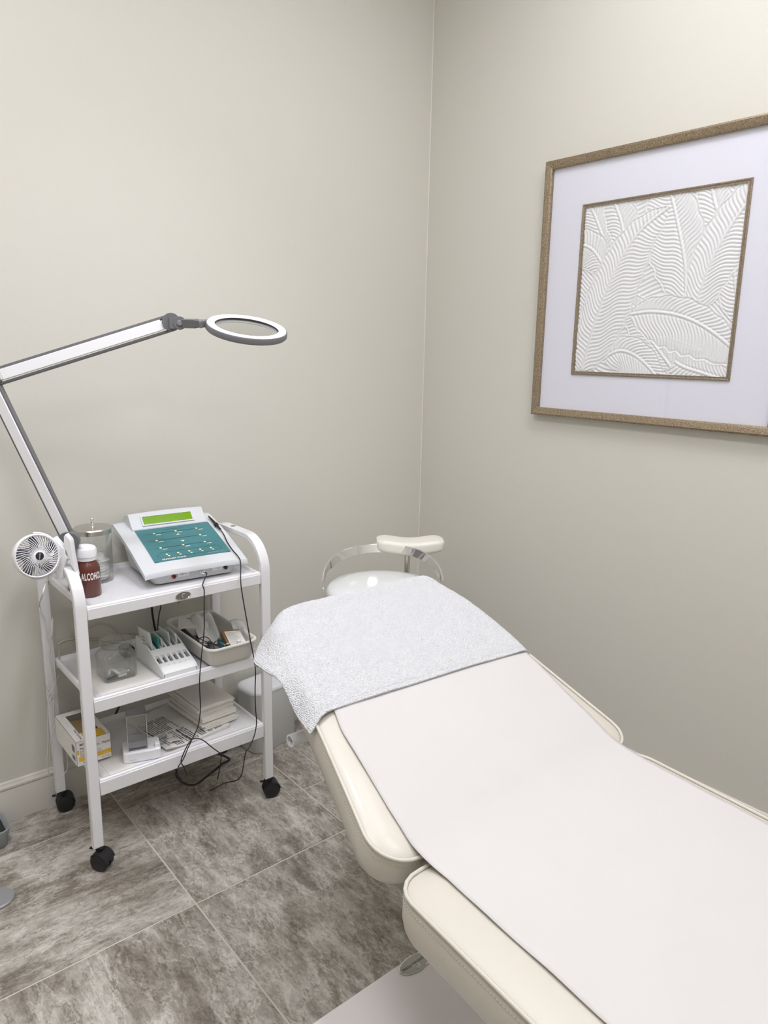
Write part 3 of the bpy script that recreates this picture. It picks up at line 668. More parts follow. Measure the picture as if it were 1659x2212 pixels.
# ------------------------------------------------------------------ things on the top shelf
def cotton_jar():
    cx, cy = -1.662, -0.172; z0 = ZF1
    t = thing('cotton_jar', 'tall glass jar with steel lid holding cotton rounds beside the console', 'jar', (cx, cy, z0))
    r = 0.0585
    MB().lathe([(0.002, 0.003), (r-.006, 0.004), (r-.003, 0.010), (r-.0025, 0.17), (r, 0.17), (r, 0.010), (r-.004, 0.001), (0.002, 0)], 48, o=(cx, cy, z0), cap=False).build('glass_body', M_glass, t, smooth=50)
    lid = MB().lathe([(0.0605, 0.168), (0.0635, 0.168), (0.0635, 0.183), (0.0605, 0.1865), (0.03, 0.1885), (0.002, 0.189)], 48, o=(cx, cy, z0)).build('lid', M_steel, t, smooth=40)
    MB().lathe([(0.006, 0.188), (0.005, 0.192), (0.0035, 0.195), (0.005, 0.199), (0.0065, 0.203), (0.004, 0.207), (0.0038, 0.209), (0.0065, 0.213), (0.0055, 0.217), (0.001, 0.219)], 16, o=(cx, cy, z0)).build('knob', M_chrome, lid, smooth=60)
    rnd = random.Random(3)
    for k in range(10):
        z = z0+0.006+k*0.0068
        M = Matrix.Translation((cx+0.012+rnd.uniform(-.004, .004), cy-0.008+rnd.uniform(-.004, .004), z)) @ Matrix.Rotation(rnd.uniform(-.09, .09), 4, 'X') @ Matrix.Rotation(rnd.uniform(-.09, .09), 4, 'Y')
        o = MB(M).lathe([(0.001, 0), (0.026, 0), (0.0285, 0.0015), (0.0285, 0.004), (0.026, 0.0055), (0.001, 0.0055)], 22).build('cotton_round', M_cotton, smooth=50)
        tag(o, ORD[9-k]+' white cotton round from the top in the tall jar', 'cotton pad', 'cotton rounds in the jar')
    for gi, (a, dx, dy, dz, s) in enumerate(((0.5, 0.022, -.008, .083, 1.3), (1.8, .03, 0.01, .086, 1.1), (2.6, -.002, .016, .080, .9))):
        M = Matrix.Translation((cx+dx-.01, cy+dy, z0+dz)) @ Matrix.Rotation(a, 4, 'X') @ Matrix.Rotation(0.4, 4, 'Y') @ Matrix.Rotation(a*2, 4, 'Z')
        g = [[(0.022*s*(u-.5)*1.6, 0.02*s*(v-.5)*1.7, 0.004*math.sin(u*5+v*6)) for u in [i/8 for i in range(9)]] for v in [i/8 for i in range(9)]]
        o = MB(M).grid(g).build('gauze_pad', M_cotton, smooth=180, solid=0.003)
        tag(o, ('crumpled white gauze pad in the middle above the cotton rounds', 'crumpled white gauze pad furthest right above the cotton rounds', 'smallest crumpled white gauze pad at the left above the cotton rounds')[gi], 'gauze', 'gauze pads in the jar')
cotton_jar()
def alcohol_bottle():
    cx, cy, z0 = -1.7325, -0.313, ZF1
    t = thing('alcohol_bottle', 'brown plastic pump bottle with white cap marked ALCOHOL on the top shelf', 'bottle', (cx, cy, z0))
    r = 0.0385
    b = MB().lathe([(0.001, 0), (r-.003, 0), (r, .003), (r, .088), (r-.002, .098), (r-.007, .108), (.0275, .114), (.0265, .118), (.0265, .124), (0.001, .124)], 48, o=(cx, cy, z0)).build('bottle_body', M_brown, t, smooth=50)
    cp = MB().lathe([(.0285, .118), (.0295, .1185), (.0295, .129), (.0318, .130), (.0322, .153), (.0305, .1565), (.016, .1575), (.001, .1575)], 40, o=(cx, cy, z0)).build('cap', M_plwhite, t, smooth=40)
    M = Matrix.Translation((cx+.003, cy+.002, z0+.157)) @ Matrix.Rotation(-.6, 4, 'Z') @ Matrix.Rotation(.10, 4, 'Y')
    dome = [[(0.029*f*math.cos(a), 0.025*f*math.sin(a), h) for a in [2*PI*k/30 for k in range(30)]] for f, h in ((1, -.003), (.98, .003), (.85, .006), (.5, .0085), (.1, .0092))]
    MB(M).loft(dome).build('pump_dish', M_plwhite, cp, smooth=50)
    # wrapped lettering facing the camera side
    vs, fs = text_geo('ALCOHOL', 0.0285, 0.0009, spacing=1.12)
    me_v = []
    ang0 = math.atan2(-2.33, -0.72) + 0.36; mxx = max(abs(v[0]) for v in vs)
    for x, y, z in vs:
        a = ang0 + x/mxx*0.88; me_v.append((cx+(r+.0005)*math.cos(a), cy+(r+.0005)*math.sin(a), z0+.069+y*1.1))
    o = MB().add(me_v, fs).build('lettering', M_inkw, b, smooth=None, fix=False); o['label'] = 'white lettering reading ALCOHOL'
alcohol_bottle()
t = thing('red_bottle', 'dark red bottle half hidden behind the fan clip', 'bottle', (-1.743, -0.235, ZF1))
MB().lathe([(.001, 0), (.026, 0), (.028, .003), (.028, .075), (.022, .088), (.011, .095), (.011, .106), (.001, .106)], 28, o=(-1.743, -0.235, ZF1)).build('bottle_body', M_red, t, smooth=45)
MB().lathe([(.012, .100), (.0125, .101), (.0125, .118), (.001, .119)], 20, o=(-1.743, -0.235, ZF1)).build('cap', M_black, t, smooth=45)

# ------------------------------------------------------------------ magnifier lamp
def lamp():
    P0 = Vector((-1.7799, -0.3079, 1.077)); P1 = Vector((-1.9404, -0.2162, 1.576)); P2 = Vector((-1.4646, -0.4308, 1.7511)); P3 = Vector((-1.4474, -0.4526, 1.7486))
    cam = Vector((-2.45086, -2.64512, 1.68))
    t = thing('magnifier_lamp', 'white and grey articulated magnifier lamp clamped to the left rail of the trolley', 'lamp', (-1.8045, P0.y, 1.021))
    def armf(a, b):
        d = (b-a).normalized(); s = Vector((d.x, d.y, 0)).normalized() if Vector((d.x, d.y, 0)).length > .05 else Vector((1, 0, 0))
        n = Vector((0.62, 0.75, 0)); n = (n-d*n.dot(d)).normalized()*-1       # faces the open side of the room
        up = n.cross(d)
        if up.z < 0 and abs(up.z) > .3: up = -up
        return frame(a, d, up, n), (b-a).length
    F, L = armf(P1, P2)
    MB(F).box((0.0, -0.011, -0.012), (L, 0.019, 0.004)).box((0.0, 0.017, -0.016), (L-.01, 0.0245, 0.008)).box((0.0, -0.0255, -0.018), (L-.004, -0.019, 0.006)).box((0, -0.0265, -0.014), (L, -0.024, -0.002)).build('upper_arm_rail', M_grey, t, bevel=0.001)
    MB(F).box((0.035, -0.016, 0.002), (L-.03, 0.0165, 0.012)).box((0.02, -0.0145, 0.002), (L-.012, 0.012, 0.011)).build('upper_arm_cover', M_plwhite, t, bevel=0.002)
    F, L = armf(P0, P1)
    MB(F).box((0.0, -0.0205, -0.013), (L, -0.0145, 0.007)).box((0.0, 0.0145, -0.013), (L, 0.0205, 0.007)).box((0, -0.015, -0.013), (L, 0.015, 0.0)).build('lower_arm_rail', M_grey, t, bevel=0.001)
    MB(F).box((0.025, -0.0148, 0.0), (L-.02, 0.0148, 0.0105)).build('lower_arm_cover', M_plwhite, t, bevel=0.002)
    n = (cam-P2); n.z = 0; n.normalize()
    def disc(P, r, w, name, m=M_grey, off=0.0):
        x = Vector((0, 0, 1)).cross(n).normalized(); M = frame(P+n*off, x, (0, 0, 1), n)
        return MB(M).lathe([(0.001, -w), (r-.001, -w), (r, -w+.001), (r, w-.001), (r-.001, w), (0.001, w)], 36).build(name, m, t, smooth=35)
    disc(P0, 0.032, 0.016, 'shoulder_joint', off=.002); disc(P1, 0.031, 0.016, 'elbow_joint')
    wj = disc(P2, 0.0275, 0.016, 'wrist_joint', off=.002)
    x = Vector((0, 0, 1)).cross(n).normalized()
    MB(frame(P2+n*.018, x, (0, 0, 1), n)).lathe([(0.0055, -.001), (0.0055, .0012), (.003, .0012), (.002, 0)], 16).build('screw', M_steel, wj)
    ax = (P3-P2)
    kn = MB(frame(P3+n*.002, x, (0, 0, 1), n)); kn.lathe([(0.001, -.014), (.019, -.014), (.020, -.013), (.020, .013), (.019, .014), (.001, .014)], 28)
    kn.box((-0.030, -0.0175, -.012), (0.0, 0.0175, .012))
    kn = kn.build('wrist_bracket', M_grey, t, smooth=35)
    MB(frame(P3+n*.016, x, (0, 0, 1), n)).lathe([(0.0085, -.001), (0.0085, .004), (.007, .0055), (.001, .0055)], 20).build('knob', mat('joint_knob', (0.22, 0.22, 0.23), 0.4), kn, smooth=40)
    # head
    HC = Vector((-1.3021, -0.6097, 1.7418)); vd = (HC-cam).normalized()
    f = Vector((0.62703, 0.74787, -0.21636)); rr = Vector((0.76626, -0.64220, 0.0)); uu = rr.cross(f).normalized(); rr = rr.normalized()
    tl = math.radians(6.9)
    rv = (rr - vd*rr.dot(vd)).normalized(); uv = rv.cross(vd).normalized()
    maj = rv*math.cos(tl)-uv*math.sin(tl); mn = rv*math.sin(tl)+uv*math.cos(tl)
    nn = (-vd*0.268 + mn*0.963).normalized(); yy = nn.cross(maj).normalized()
    H = frame(HC, maj, yy, nn); R = 0.1235
    MB(H).lathe([(R*.79, -.019), (R*.97, -.020), (R, -.016), (R, -.003), (R*.985, -.0005), (R*.97, -.0003), (R*.80, -.0003), (R*.79, -.002)], 72, cap=False).add([], []).build('head_ring', M_grey, t, smooth=40).data
    rg = MB(H).loft([[(r*math.cos(2*PI*k/72), r*math.sin(2*PI*k/72), z) for k in range(72)] for r, z in ((R*.785, -.003), (R*.785, .0006), (R*.80, .0013), (R*.955, .0013), (R*.965, .0002), (R*.965, -.003))], cap=False, closed=True).build('light_ring', M_led, t, smooth=40)
    rg['label'] = 'white ring light around the lens'
    MB(H).lathe([(0.001, -.0135), (R*.5, -.0125), (R*.785, -.0095), (R*.785, -.008), (R*.5, -.005), (0.001, -.0035)], 56).build('lens', M_glass, t, smooth=60)
    # neck from the bracket to the ring
    e = H @ Vector((-R*0.99, 0.0, -0.009)); s0 = P3+(e-P3).normalized()*0.016
    d = (e-s0).normalized(); up = (nn-d*nn.dot(d)).normalized(); sd = d.cross(up); L = (e-s0).length
    N_ = frame(s0, d, sd, up)
    MB(N_).box((0, -.011, -.0135), (L*.62, .011, .0125)).build('neck', M_grey, t, bevel=0.0015)
    rings = []
    for k, (a, w, h) in enumerate(((.58, .0105, .0105), (.78, .0115, .0105), (.92, .018, .0103), (1.05, .034, .0098), (1.22, .055, .0092))):
        rings.append([(L*a, -w, -h), (L*a, w, -h), (L*a, w, h), (L*a, -w, h)])
    MB(N_).loft(rings[:4]).build('neck_flare', M_grey, t, smooth=50, bevel=0.001)
    # clamp on the trolley rail
    b = MB(); bx, by = -1.8045, P0.y
    b.box((bx-.024, by-.018, 1.022), (bx+.024, by+.018, 1.034)).box((bx-.024, by-.018, 0.985), (bx-.0195, by+.018, 1.026)).box((bx-.024, by-.018, 0.985), (bx-.002, by+.018, 0.990))
    b.build('clamp', M_black, t, bevel=0.002)
    MB().tube([(bx, by, 1.034), (bx+.004, by, 1.045), (P0.x-.004, P0.y, P0.z-.02)], 0.0125, 14).build('stem', M_grey, t, smooth=50)
    MB().tube([(bx-.026, by, 1.06), (bx-.034, by, 1.085)], 0.004, 8).build('tension_cable', M_black, t, smooth=50)
lamp()

# ------------------------------------------------------------------ clip fan
def fan():
    cam = Vector((-2.45086, -2.64512, 1.68)); Cn = Vector((-1.8962, -0.3875, 1.0652))
    vd = (Cn-cam).normalized(); rr = Vector((0.768, -0.640, 0)); uu = Vector((0, 0, 1))
    rv = (rr-vd*rr.dot(vd)).normalized(); uv = rv.cross(vd).normalized()
    a = math.radians(19); nz_ = (-vd*math.cos(a) + rv*math.sin(a)).normalized(); x = (rv*math.cos(a)+vd*math.sin(a)).normalized(); y = nz_.cross(x)
    F = frame(Cn, x, y, nz_); R = 0.0655
    t = thing('clip_fan', 'small white round clip-on fan gripping the left rail of the trolley', 'fan', tuple(Cn-Vector((0, 0, R))))
    MB(F).loft([[(r*math.cos(2*PI*k/64), r*math.sin(2*PI*k/64), z) for k in range(64)] for r, z in ((R-.006, .004), (R-.003, .0065), (R, .004), (R+.0005, -.012), (R-.003, -.022), (R-.006, -.022), (R-.006, -.004))], cap=False, closed=True).build('front_rim', M_plwhite, t, smooth=50)
    g = MB(F)
    for k in range(44):
        a = 2*PI*k/44
        pts = []
        for r, z, tw in ((0.0115, .0195, 0), (.028, .0175, .0), (.037, .0150, .03), (.050, .010, .17), (R-.005, .002, .24)):
            pts.append((r*math.cos(a+tw), r*math.sin(a+tw), z))
        g.tube(pts, 0.00105, 4)
    g.build('front_grille', M_plwhite, t, smooth=None)
    MB(F).lathe([(0.0145, .0165), (.0145, .0205), (.0125, .0215), (.001, .0215)], 32).build('grille_hub', M_plwhite, t, smooth=40)
    hb = MB(F).lathe([(0.0118, .0205), (.0118, .0224), (.011, .0228), (.001, .0228)], 32).build('hub_badge', M_black, t, smooth=40)
    put_text('badge_lettering', 'PORTABLE', 0.0042, F @ Matrix.Translation((0, 0, .0232)) @ Matrix.Rotation(PI/2, 4, 'Z'), M_inkw, hb)
    # rear shell with its slots, motor, blades
    b = MB(F)
    for k in range(32):
        a = 2*PI*k/32; b.tube([(r*math.cos(a), r*math.sin(a), z) for r, z in ((R-.004, -.018), (R-.006, -.032), (.050, -.042), (.024, -.046))], 0.0013, 4)
    b.tube([((R-.0045)*math.cos(2*PI*k/48), (R-.0045)*math.sin(2*PI*k/48), -.028) for k in range(48)], .0015, 5, closed=True)
    b.build('rear_grille', M_plwhite, t, smooth=None)
    MB(F).lathe([(0.026, -.030), (.026, -.050), (.022, -.056), (.001, -.056)], 28).build('motor_case', M_plwhite, t, smooth=40)
    MB(F).lathe([(0.030, -.044), (.030, -.018), (.026, -.012), (.001, -.010)], 28).build('rotor_hub', M_navy, t, smooth=40)
    for k in range(5):
        a0 = 2*PI*k/5+.35; gr = []
        for i in range(7):
            r = .015+.045*i/6; row = []
            for j in range(6):
                s = (j/5-.5); w = (.55+.55*math.sin(PI*min(1, i/6*1.0+.12)))*.75
                row.append((r*math.cos(a0+s*w+.25*i/6), r*math.sin(a0+s*w+.25*i/6), -.014+s*.014))
            gr.append(row)
        MB(F).grid(gr).build('blade', M_navy if k == 2 else mat('blade_grey', (0.10, 0.10, 0.13), 0.4), t, smooth=180, solid=0.0012)
    # yoke around the rim, on the clip side
    MB(F).tube([((R+.0035)*math.cos(a), (R+.0035)*math.sin(a), -.008) for a in [-1.75+3.5*k/30 for k in range(31)]], .0026, 8).build('yoke', M_plwhite, t, smooth=60)
    MB(F).tube([(R+.004, 0, -.010), (R+.018, 0, -.014)], .007, 12).build('pivot', M_plwhite, t, smooth=50)
    # sprung clip: two jaws astride the rail
    z0 = Vector((-1.80, -0.372, 1.02))
    J = frame(z0, rr, uu, rr.cross(uu))          # z axis towards the open room
    def jaw(pts, za, zb, name):
        P = []
        for p in pts:
            q = Vector(p)-z0; P.append((q.dot(rr.normalized()), q.z))
        return MB(J).prism(P, za, zb).build(name, M_plwhite, t, bevel=0.004, seg=3)
    jaw([(-1.8367, -0.3544, 1.1059), (-1.8311, -0.3591, 1.1089), (-1.8164, -0.3713, 1.0846), (-1.8074, -0.3788, 1.0716), (-1.8093, -0.3772, 1.057), (-1.8046, -0.3812, 1.0454), (-1.8098, -0.3768, 1.0305), (-1.8163, -0.3714, 1.0127), (-1.8189, -0.3692, 0.9771), (-1.8261, -0.3632, 0.9754), (-1.8351, -0.3558, 0.99), (-1.8373, -0.354, 1.0078), (-1.8293, -0.3606, 1.0492), (-1.8279, -0.3617, 1.0726)], -.002, .022, 'jaw')
    jaw([(-1.8093, -0.3772, 1.1123), (-1.8051, -0.3807, 1.1197), (-1.7948, -0.3893, 1.1025), (-1.7932, -0.3907, 1.0938), (-1.7916, -0.392, 1.0545), (-1.7873, -0.3956, 1.006), (-1.7851, -0.3974, 0.9868), (-1.7916, -0.392, 1.0074), (-1.7993, -0.3856, 1.0249), (-1.7994, -0.3855, 1.0411), (-1.8041, -0.3816, 1.0542), (-1.8066, -0.3795, 1.0673), (-1.8111, -0.3757, 1.0818)], -.002, .022, 'jaw')
    MB(J).lathe([(0.007, -.004), (.007, .018), (.004, .020), (.001, .020)], 18, o=(0, 0, 0), M=J @ Matrix.Translation((.006, .026, 0))).build('spring_pin', M_plwhite, t, smooth=40)
    # power cord of the fan down the back leg
    pts = [(-1.856, -0.3967, 1.0115), (-1.8668, -0.3928, 0.9936), (-1.8799, -0.3873, 0.9744), (-1.8934, -0.3871, 0.9362)] + [(-1.828, -0.085, 0.8137), (-1.8258, -0.085, 0.785), (-1.8147, -0.085, 0.7556), (-1.8131, -0.085, 0.7181), (-1.8109, -0.085, 0.687), (-1.8027, -0.085, 0.6559), (-1.8014, -0.085, 0.6125), (-1.7965, -0.085, 0.5764), (-1.7973, -0.085, 0.5242), (-1.7982, -0.085, 0.4715), (-1.7978, -0.085, 0.4358), (-1.8, -0.085, 0.3648), (-1.8096, -0.085, 0.4039)]
    MB().tube(smooth_path(pts[:-1], 5), 0.0022, 6).build('cord', M_wire_w, t, smooth=60)
fan()
# tangle of white leads on the back leg
YL = -0.075
def cable(pts, r, m, label):
    o = MB().tube(smooth_path(pts, 5), r, 6).build('cable', m, smooth=60); return tag(o, label, 'cable')
cable([(-1.7846, -0.078, 0.7466), (-1.7924, -0.078, 0.7246), (-1.798, -0.078, 0.6918), (-1.7936, -0.078, 0.6684), (-1.8016, -0.078, 0.6446), (-1.8087, -0.078, 0.6119), (-1.8044, -0.078, 0.5674), (-1.7993, -0.078, 0.5133), (-1.8041, -0.078, 0.4705)], .0016, M_wire_w, 'thin white lead wound down the back leg above the knot')
t = thing('inline_connector', 'small white inline plug hanging on the back left leg of the trolley', 'plug', (-1.796, -0.082, 0.6926))
MB().tube([(-1.789, -0.082, 0.7539), (-1.7899, -0.082, 0.7422), (-1.7915, -0.082, 0.7409), (-1.7939, -0.082, 0.7194), (-1.7937, -0.082, 0.7159), (-1.7985, -0.082, 0.6898), (-1.8, -0.082, 0.6799)], .005, 10, rs=[.0022, .003, .005, .005, .0055, .0055, .002]).build('plug_body', M_wire_w, t, smooth=40)
cable([(-1.8057, -0.095, 0.5129), (-1.8133, -0.095, 0.4941), (-1.8249, -0.095, 0.4836), (-1.8303, -0.095, 0.4729), (-1.8284, -0.095, 0.4583), (-1.8185, -0.095, 0.4464), (-1.8081, -0.095, 0.4608), (-1.8077, -0.095, 0.4871), (-1.8199, -0.095, 0.468), (-1.8312, -0.095, 0.4416), (-1.8374, -0.095, 0.3816), (-1.8412, -0.095, 0.3113), (-1.8497, -0.095, 0.2421), (-1.8501, -0.095, 0.1967), (-1.84, -0.095, 0.1652), (-1.825, -0.095, 0.1556), (-1.8039, -0.095, 0.1603), (-1.7884, -0.095, 0.1747), (-1.7834, -0.095, 0.1988), (-1.7826, -0.095, 0.2539), (-1.7847, -0.095, 0.2913), (-1.7922, -0.095, 0.3394), (-1.8012, -0.095, 0.3874), (-1.8094, -0.095, 0.4435), (-1.8098, -0.095, 0.479)], .0016, M_wire_w, 'thin white lead looping low beside the baseboard and back leg')
cable([(-1.8311, -0.09, 0.5237), (-1.8268, -0.09, 0.4997), (-1.8179, -0.09, 0.4759), (-1.8112, -0.09, 0.4421), (-1.813, -0.09, 0.3981), (-1.8104, -0.09, 0.3704), (-1.8266, -0.09, 0.322), (-1.8367, -0.09, 0.2713), (-1.8408, -0.09, 0.2181)], .0018, M_wire_w, 'white lead crossing the back leg and dropping towards the baseboard')
cable([(-1.7864, -0.03, 0.5002), (-1.7798, -0.03, 0.4623), (-1.767, -0.03, 0.4403), (-1.7489, -0.03, 0.4238), (-1.7257, -0.03, 0.4056), (-1.7, -0.03, 0.3957), (-1.6678, -0.03, 0.4007), (-1.6326, -0.03, 0.4181)], .0018, M_wire_w, 'white lead swinging right from the back leg under the middle shelf')
cable([(-1.7731, -0.07, 0.6433), (-1.7742, -0.07, 0.6087), (-1.7779, -0.07, 0.5799), (-1.775, -0.07, 0.5562), (-1.7815, -0.07, 0.5316), (-1.7911, -0.07, 0.5078), (-1.7985, -0.07, 0.4923)], .0020, M_wire_c, 'dull lead running along the inner edge of the back leg')
cable([(-1.7617, -0.022, 0.6295), (-1.7419, -0.022, 0.6387), (-1.7067, -0.022, 0.637), (-1.6664, -0.022, 0.627), (-1.6337, -0.022, 0.617), (-1.5922, -0.022, 0.6012), (-1.5418, -0.022, 0.5736)], .0050, M_wire_c, 'thick cream cable lying level along the wall behind the glass jar')
cable([(-1.676, -0.022, 0.6546), (-1.6553, -0.022, 0.6676), (-1.6299, -0.022, 0.6742), (-1.6014, -0.022, 0.6711), (-1.575, -0.022, 0.6558), (-1.5557, -0.022, 0.6328), (-1.5365, -0.022, 0.6021), (-1.5156, -0.022, 0.5669)], .0038, M_wire_c, 'cream cable arching on the wall behind the glass jar')
cable([(-1.5482, -0.022, 0.6124), (-1.5129, -0.022, 0.6131), (-1.4778, -0.022, 0.5989), (-1.4519, -0.022, 0.5736)], .0026, M_wire_c, 'thin cream cable behind the sachet rack')

# ------------------------------------------------------------------ things on the middle shelf
def glass_jar():
    cx, cy, z0 = -1.6600, -0.312, ZF2+0.0035; a, b = 0.0560, 0.050
    t = thing('glass_jar', 'square glass jar with round glass lid on the middle shelf', 'jar', (cx, cy, z0))
    def sec(f, z, rc, k=1.0):
        return [(cx+x, cy+y, z0+z) for x, y in rrect(-a*f, -b*f, a*f, b*f, rc, 8)]
    def circ(r, z, n=36):
        out = []
        for cxx, cyy, a0 in ((1, -1, -PI/2), (1, 1, 0), (-1, 1, PI/2), (-1, -1, PI)):
            for k in range(9):
                q = a0 + PI/2*k/8; out.append((cx+r*math.cos(q), cy+r*math.sin(q), z0+z))
        return out
    outer = [sec(.93, 0, .016), sec(.99, .004, .018), sec(1, .012, .018), sec(1, .078, .018), sec(.98, .086, .022), sec(.90, .093, .030), circ(.043, .098), circ(.041, .102), circ(.044, .108)]
    inner = [circ(.040, .108), circ(.038, .100), sec(.85, .090, .028), sec(.93, .083, .020), sec(.945, .076, .016), sec(.945, .012, .016), sec(.90, .008, .014)]
    MB().loft(outer+inner, cap=True).build('glass_body', M_glass, t, smooth=50)
    lid = MB().lathe([(.036, .104), (.037, .108), (.045, .110), (.052, .116), (.054, .123), (.052, .129), (.046, .132), (.040, .1305), (.034, .1325), (.015, .134), (.001, .134)], 44, o=(cx, cy, z0)).build('glass_lid', M_glass, t, smooth=50)
    o = MB().lathe([(.020, 0), (.021, .0005), (.021, .0015), (.020, .002)], 20, o=(cx+.012, cy+.002, z0+.010)).build('tape_coil', M_cream, smooth=40)
    tag(o, 'flat off-white ring in the bottom of the square glass jar', 'tape')
    o = MB().tube([(cx-.030+.060*(k/12), cy-.012+.014*math.sin(k*.9), z0+.016+.010*math.sin(k*.55)) for k in range(13)], .004, 6).build('cotton_thread', M_cotton, smooth=60)
    tag(o, 'loose twist of off-white cotton in the square glass jar', 'cotton')
    o = MB(Matrix.Translation((cx-.028, cy-.030, z0+.0085)) @ Matrix.Rotation(.25, 4, 'Z')).box((-.017, -.005, 0), (.017, .005, .004)).build('metal_clip', M_black, bevel=.001)
    tag(o, 'small dark metal piece at the front of the square glass jar', 'clip')
    o = MB(Matrix.Translation((cx+.006, cy-.034, z0+.0085)) @ Matrix.Rotation(.1, 4, 'Z')).box((-.014, -.004, 0), (.014, .004, .006)).build('eraser_stick', M_card, bevel=.001)
    tag(o, 'small white stick at the front of the square glass jar', 'stick')
glass_jar()
def napkins():
    rnd = random.Random(4)
    for k in range(6):
        x0 = -1.752+0.0055*k; z = ZF2+0.0002+0.00055*k
        M = Matrix.Translation((0, 0, z)) @ Matrix.Rotation(0.012*k-.02, 4, 'Z') if False else None
        o = MB().box((x0, -0.425+.002*k, z), (-1.565+.003*(k % 2), -0.21-.002*k, z+.0005)).build('napkin', M_card)
        tag(o, ORD[5-k]+' thin white sheet from the top of the pile under the square glass jar', 'paper sheet', 'paper sheets under the glass jar')
napkins()
def rack():
    x0, x1 = -1.5505, -1.4275; yf, yb = -0.4395, -0.205; z0 = ZF2+.0005
    t = thing('sachet_rack', 'white sloping plastic rack with six slots on the middle shelf', 'rack', ((x0+x1)/2, (yf+yb)/2, z0))
    H = [(yb, 0), (yb, .083), (yb-.012, .087), (yb-.07, .083), (yb-.115, .070), (yb-.150, .056), (yf+.045, .042), (yf+.010, .030), (yf, .020), (yf, 0)]
    def hz(y):
        for (ya, za), (yb_, zb) in zip(H[1:], H[2:]):
            if yb_ <= y <= ya: return za+(zb-za)*((ya-y)/(ya-yb_) if ya != yb_ else 0)
        return H[1][1]
    n = 6; wall = .0055; sw = (x1-x0-wall)/n
    for k in (0, n):
        xx = x0+sw*k
        MB().loft([[(xx, y, z0+z) for y, z in H], [(xx+wall, y, z0+z) for y, z in H]]).build('side_wall', M_rack, t, smooth=30, bevel=.001)
    # cross members: front nose, mid band, back band, floor
    def band(ya, yb_, dz, name):
        m = 6; ys = [ya+(yb_-ya)*i/m for i in range(m+1)]
        top = [(y, z0+hz(y)) for y in ys]; bot = [(y, z0+max(0, hz(y)-dz)) for y in reversed(ys)]
        pr = top+bot
        return MB().loft([[(x0+wall*.5, y, z) for y, z in pr], [(x1-wall*.5, y, z) for y, z in pr]]).build(name, M_rack, t, smooth=30)
    band(yf, yf+.044, .05, 'front_nose'); band(yf+.082, yf+.112, .012, 'middle_band'); band(yb-.010, yb, .09, 'back_band')
    MB().box((x0+.001, yf+.001, z0), (x1-.001, yb-.001, z0+.006)).build('rack_floor', M_rack, t)
    for k in range(1, n):
        xx = x0+sw*k
        for ya, yb_, nm in ((yf+.110, yb-.005, 'slot_divider'), (yf+.040, yf+.084, 'slot_divider')):
            m = 8; ys = [ya+(yb_-ya)*i/m for i in range(m+1)]
            pr = [(y, z0+hz(y)-.001) for y in ys]+[(yb_, z0+.005), (ya, z0+.005)]
            MB().loft([[(xx-.001, y, z) for y, z in pr], [(xx+wall+.001, y, z) for y, z in pr]]).build(nm, M_rack, t, smooth=30)
    for k, s in enumerate(('', '1', '2', '3', '4', '')):
        xx = x0+wall/2+sw*(k+.5); y = yf+.030; z = z0+hz(y); sl = Vector((0, .035, hz(yf+.045)-hz(yf+.010))).normalized(); nn = Vector((0, -sl.z, sl.y))
        M = frame((xx+.002, y, z), (1, 0, 0), sl, nn)
        MB(M).box((-.007, -.005, 0), (.007, .005, .0006)).build('slot_label', M_card, t)
        if s: put_text('slot_number', s, .007, M @ Matrix.Translation((0, 0, .0009)), M_ink, t)
    # sachets standing in the slots
    def sachet(k, y, h, w, lean, yaw, m, label, cat='sachet'):
        xx = x0+wall/2+sw*(k+.5)
        M = Matrix.Translation((xx, y, z0+.008)) @ Matrix.Rotation(yaw, 4, 'Z') @ Matrix.Rotation(lean, 4, 'Y')
        g = [[(.002*math.sin(v*3+k), (u-.5)*w, v*h) for u in [i/6 for i in range(7)]] for v in [i/8 for i in range(9)]]
        o = MB(M).grid(g).build('sachet', m, smooth=180, solid=.0024); tag(o, label, cat, 'sachets in the rack'); return o, M
    o, M = sachet(0, yb-.078, .125, .088, -.10, .10, M_foil, 'tall clear printed sachet standing in the leftmost slot of the rack')
    ink = MB(M)
    for i in range(5): ink.box((-.0052, -.012+.001*i, .045+.013*i), (-.0046, .012, .047+.013*i))
    p = ink.build('print', M_ink, None); p.parent = o
    sachet(1, yb-.085, .098, .080, .02, .05, M_tealpl, 'teal sachet in the second slot from the left of the rack')
    sachet(2, yb-.085, .094, .076, -.05, .0, M_medpack, 'pale sachet in the third slot of the rack')
    sachet(4, yb-.070, .106, .078, -.16, .05, M_medpack, 'pale green sachet leaning in the fifth slot of the rack')
    o, M = sachet(5, yb-.082, .100, .084, -.14, -.03, M_foil, 'white sachet with a dark dot in the rightmost slot of the rack')
rack()
# black adaptor behind the jar
t = thing('plug_adaptor', 'black plug adaptor between the square jar and the rack', 'adaptor', (-1.568, -0.16, ZF2))
MB().box((-1.588, -0.190, ZF2), (-1.548, -0.135, ZF2+.034)).build('adaptor_body', M_black, t, bevel=.004)
MB().box((-1.590, -0.180, ZF2+.034), (-1.552, -0.145, ZF2+.040)).build('adaptor_plate', M_steel, t, bevel=.002)

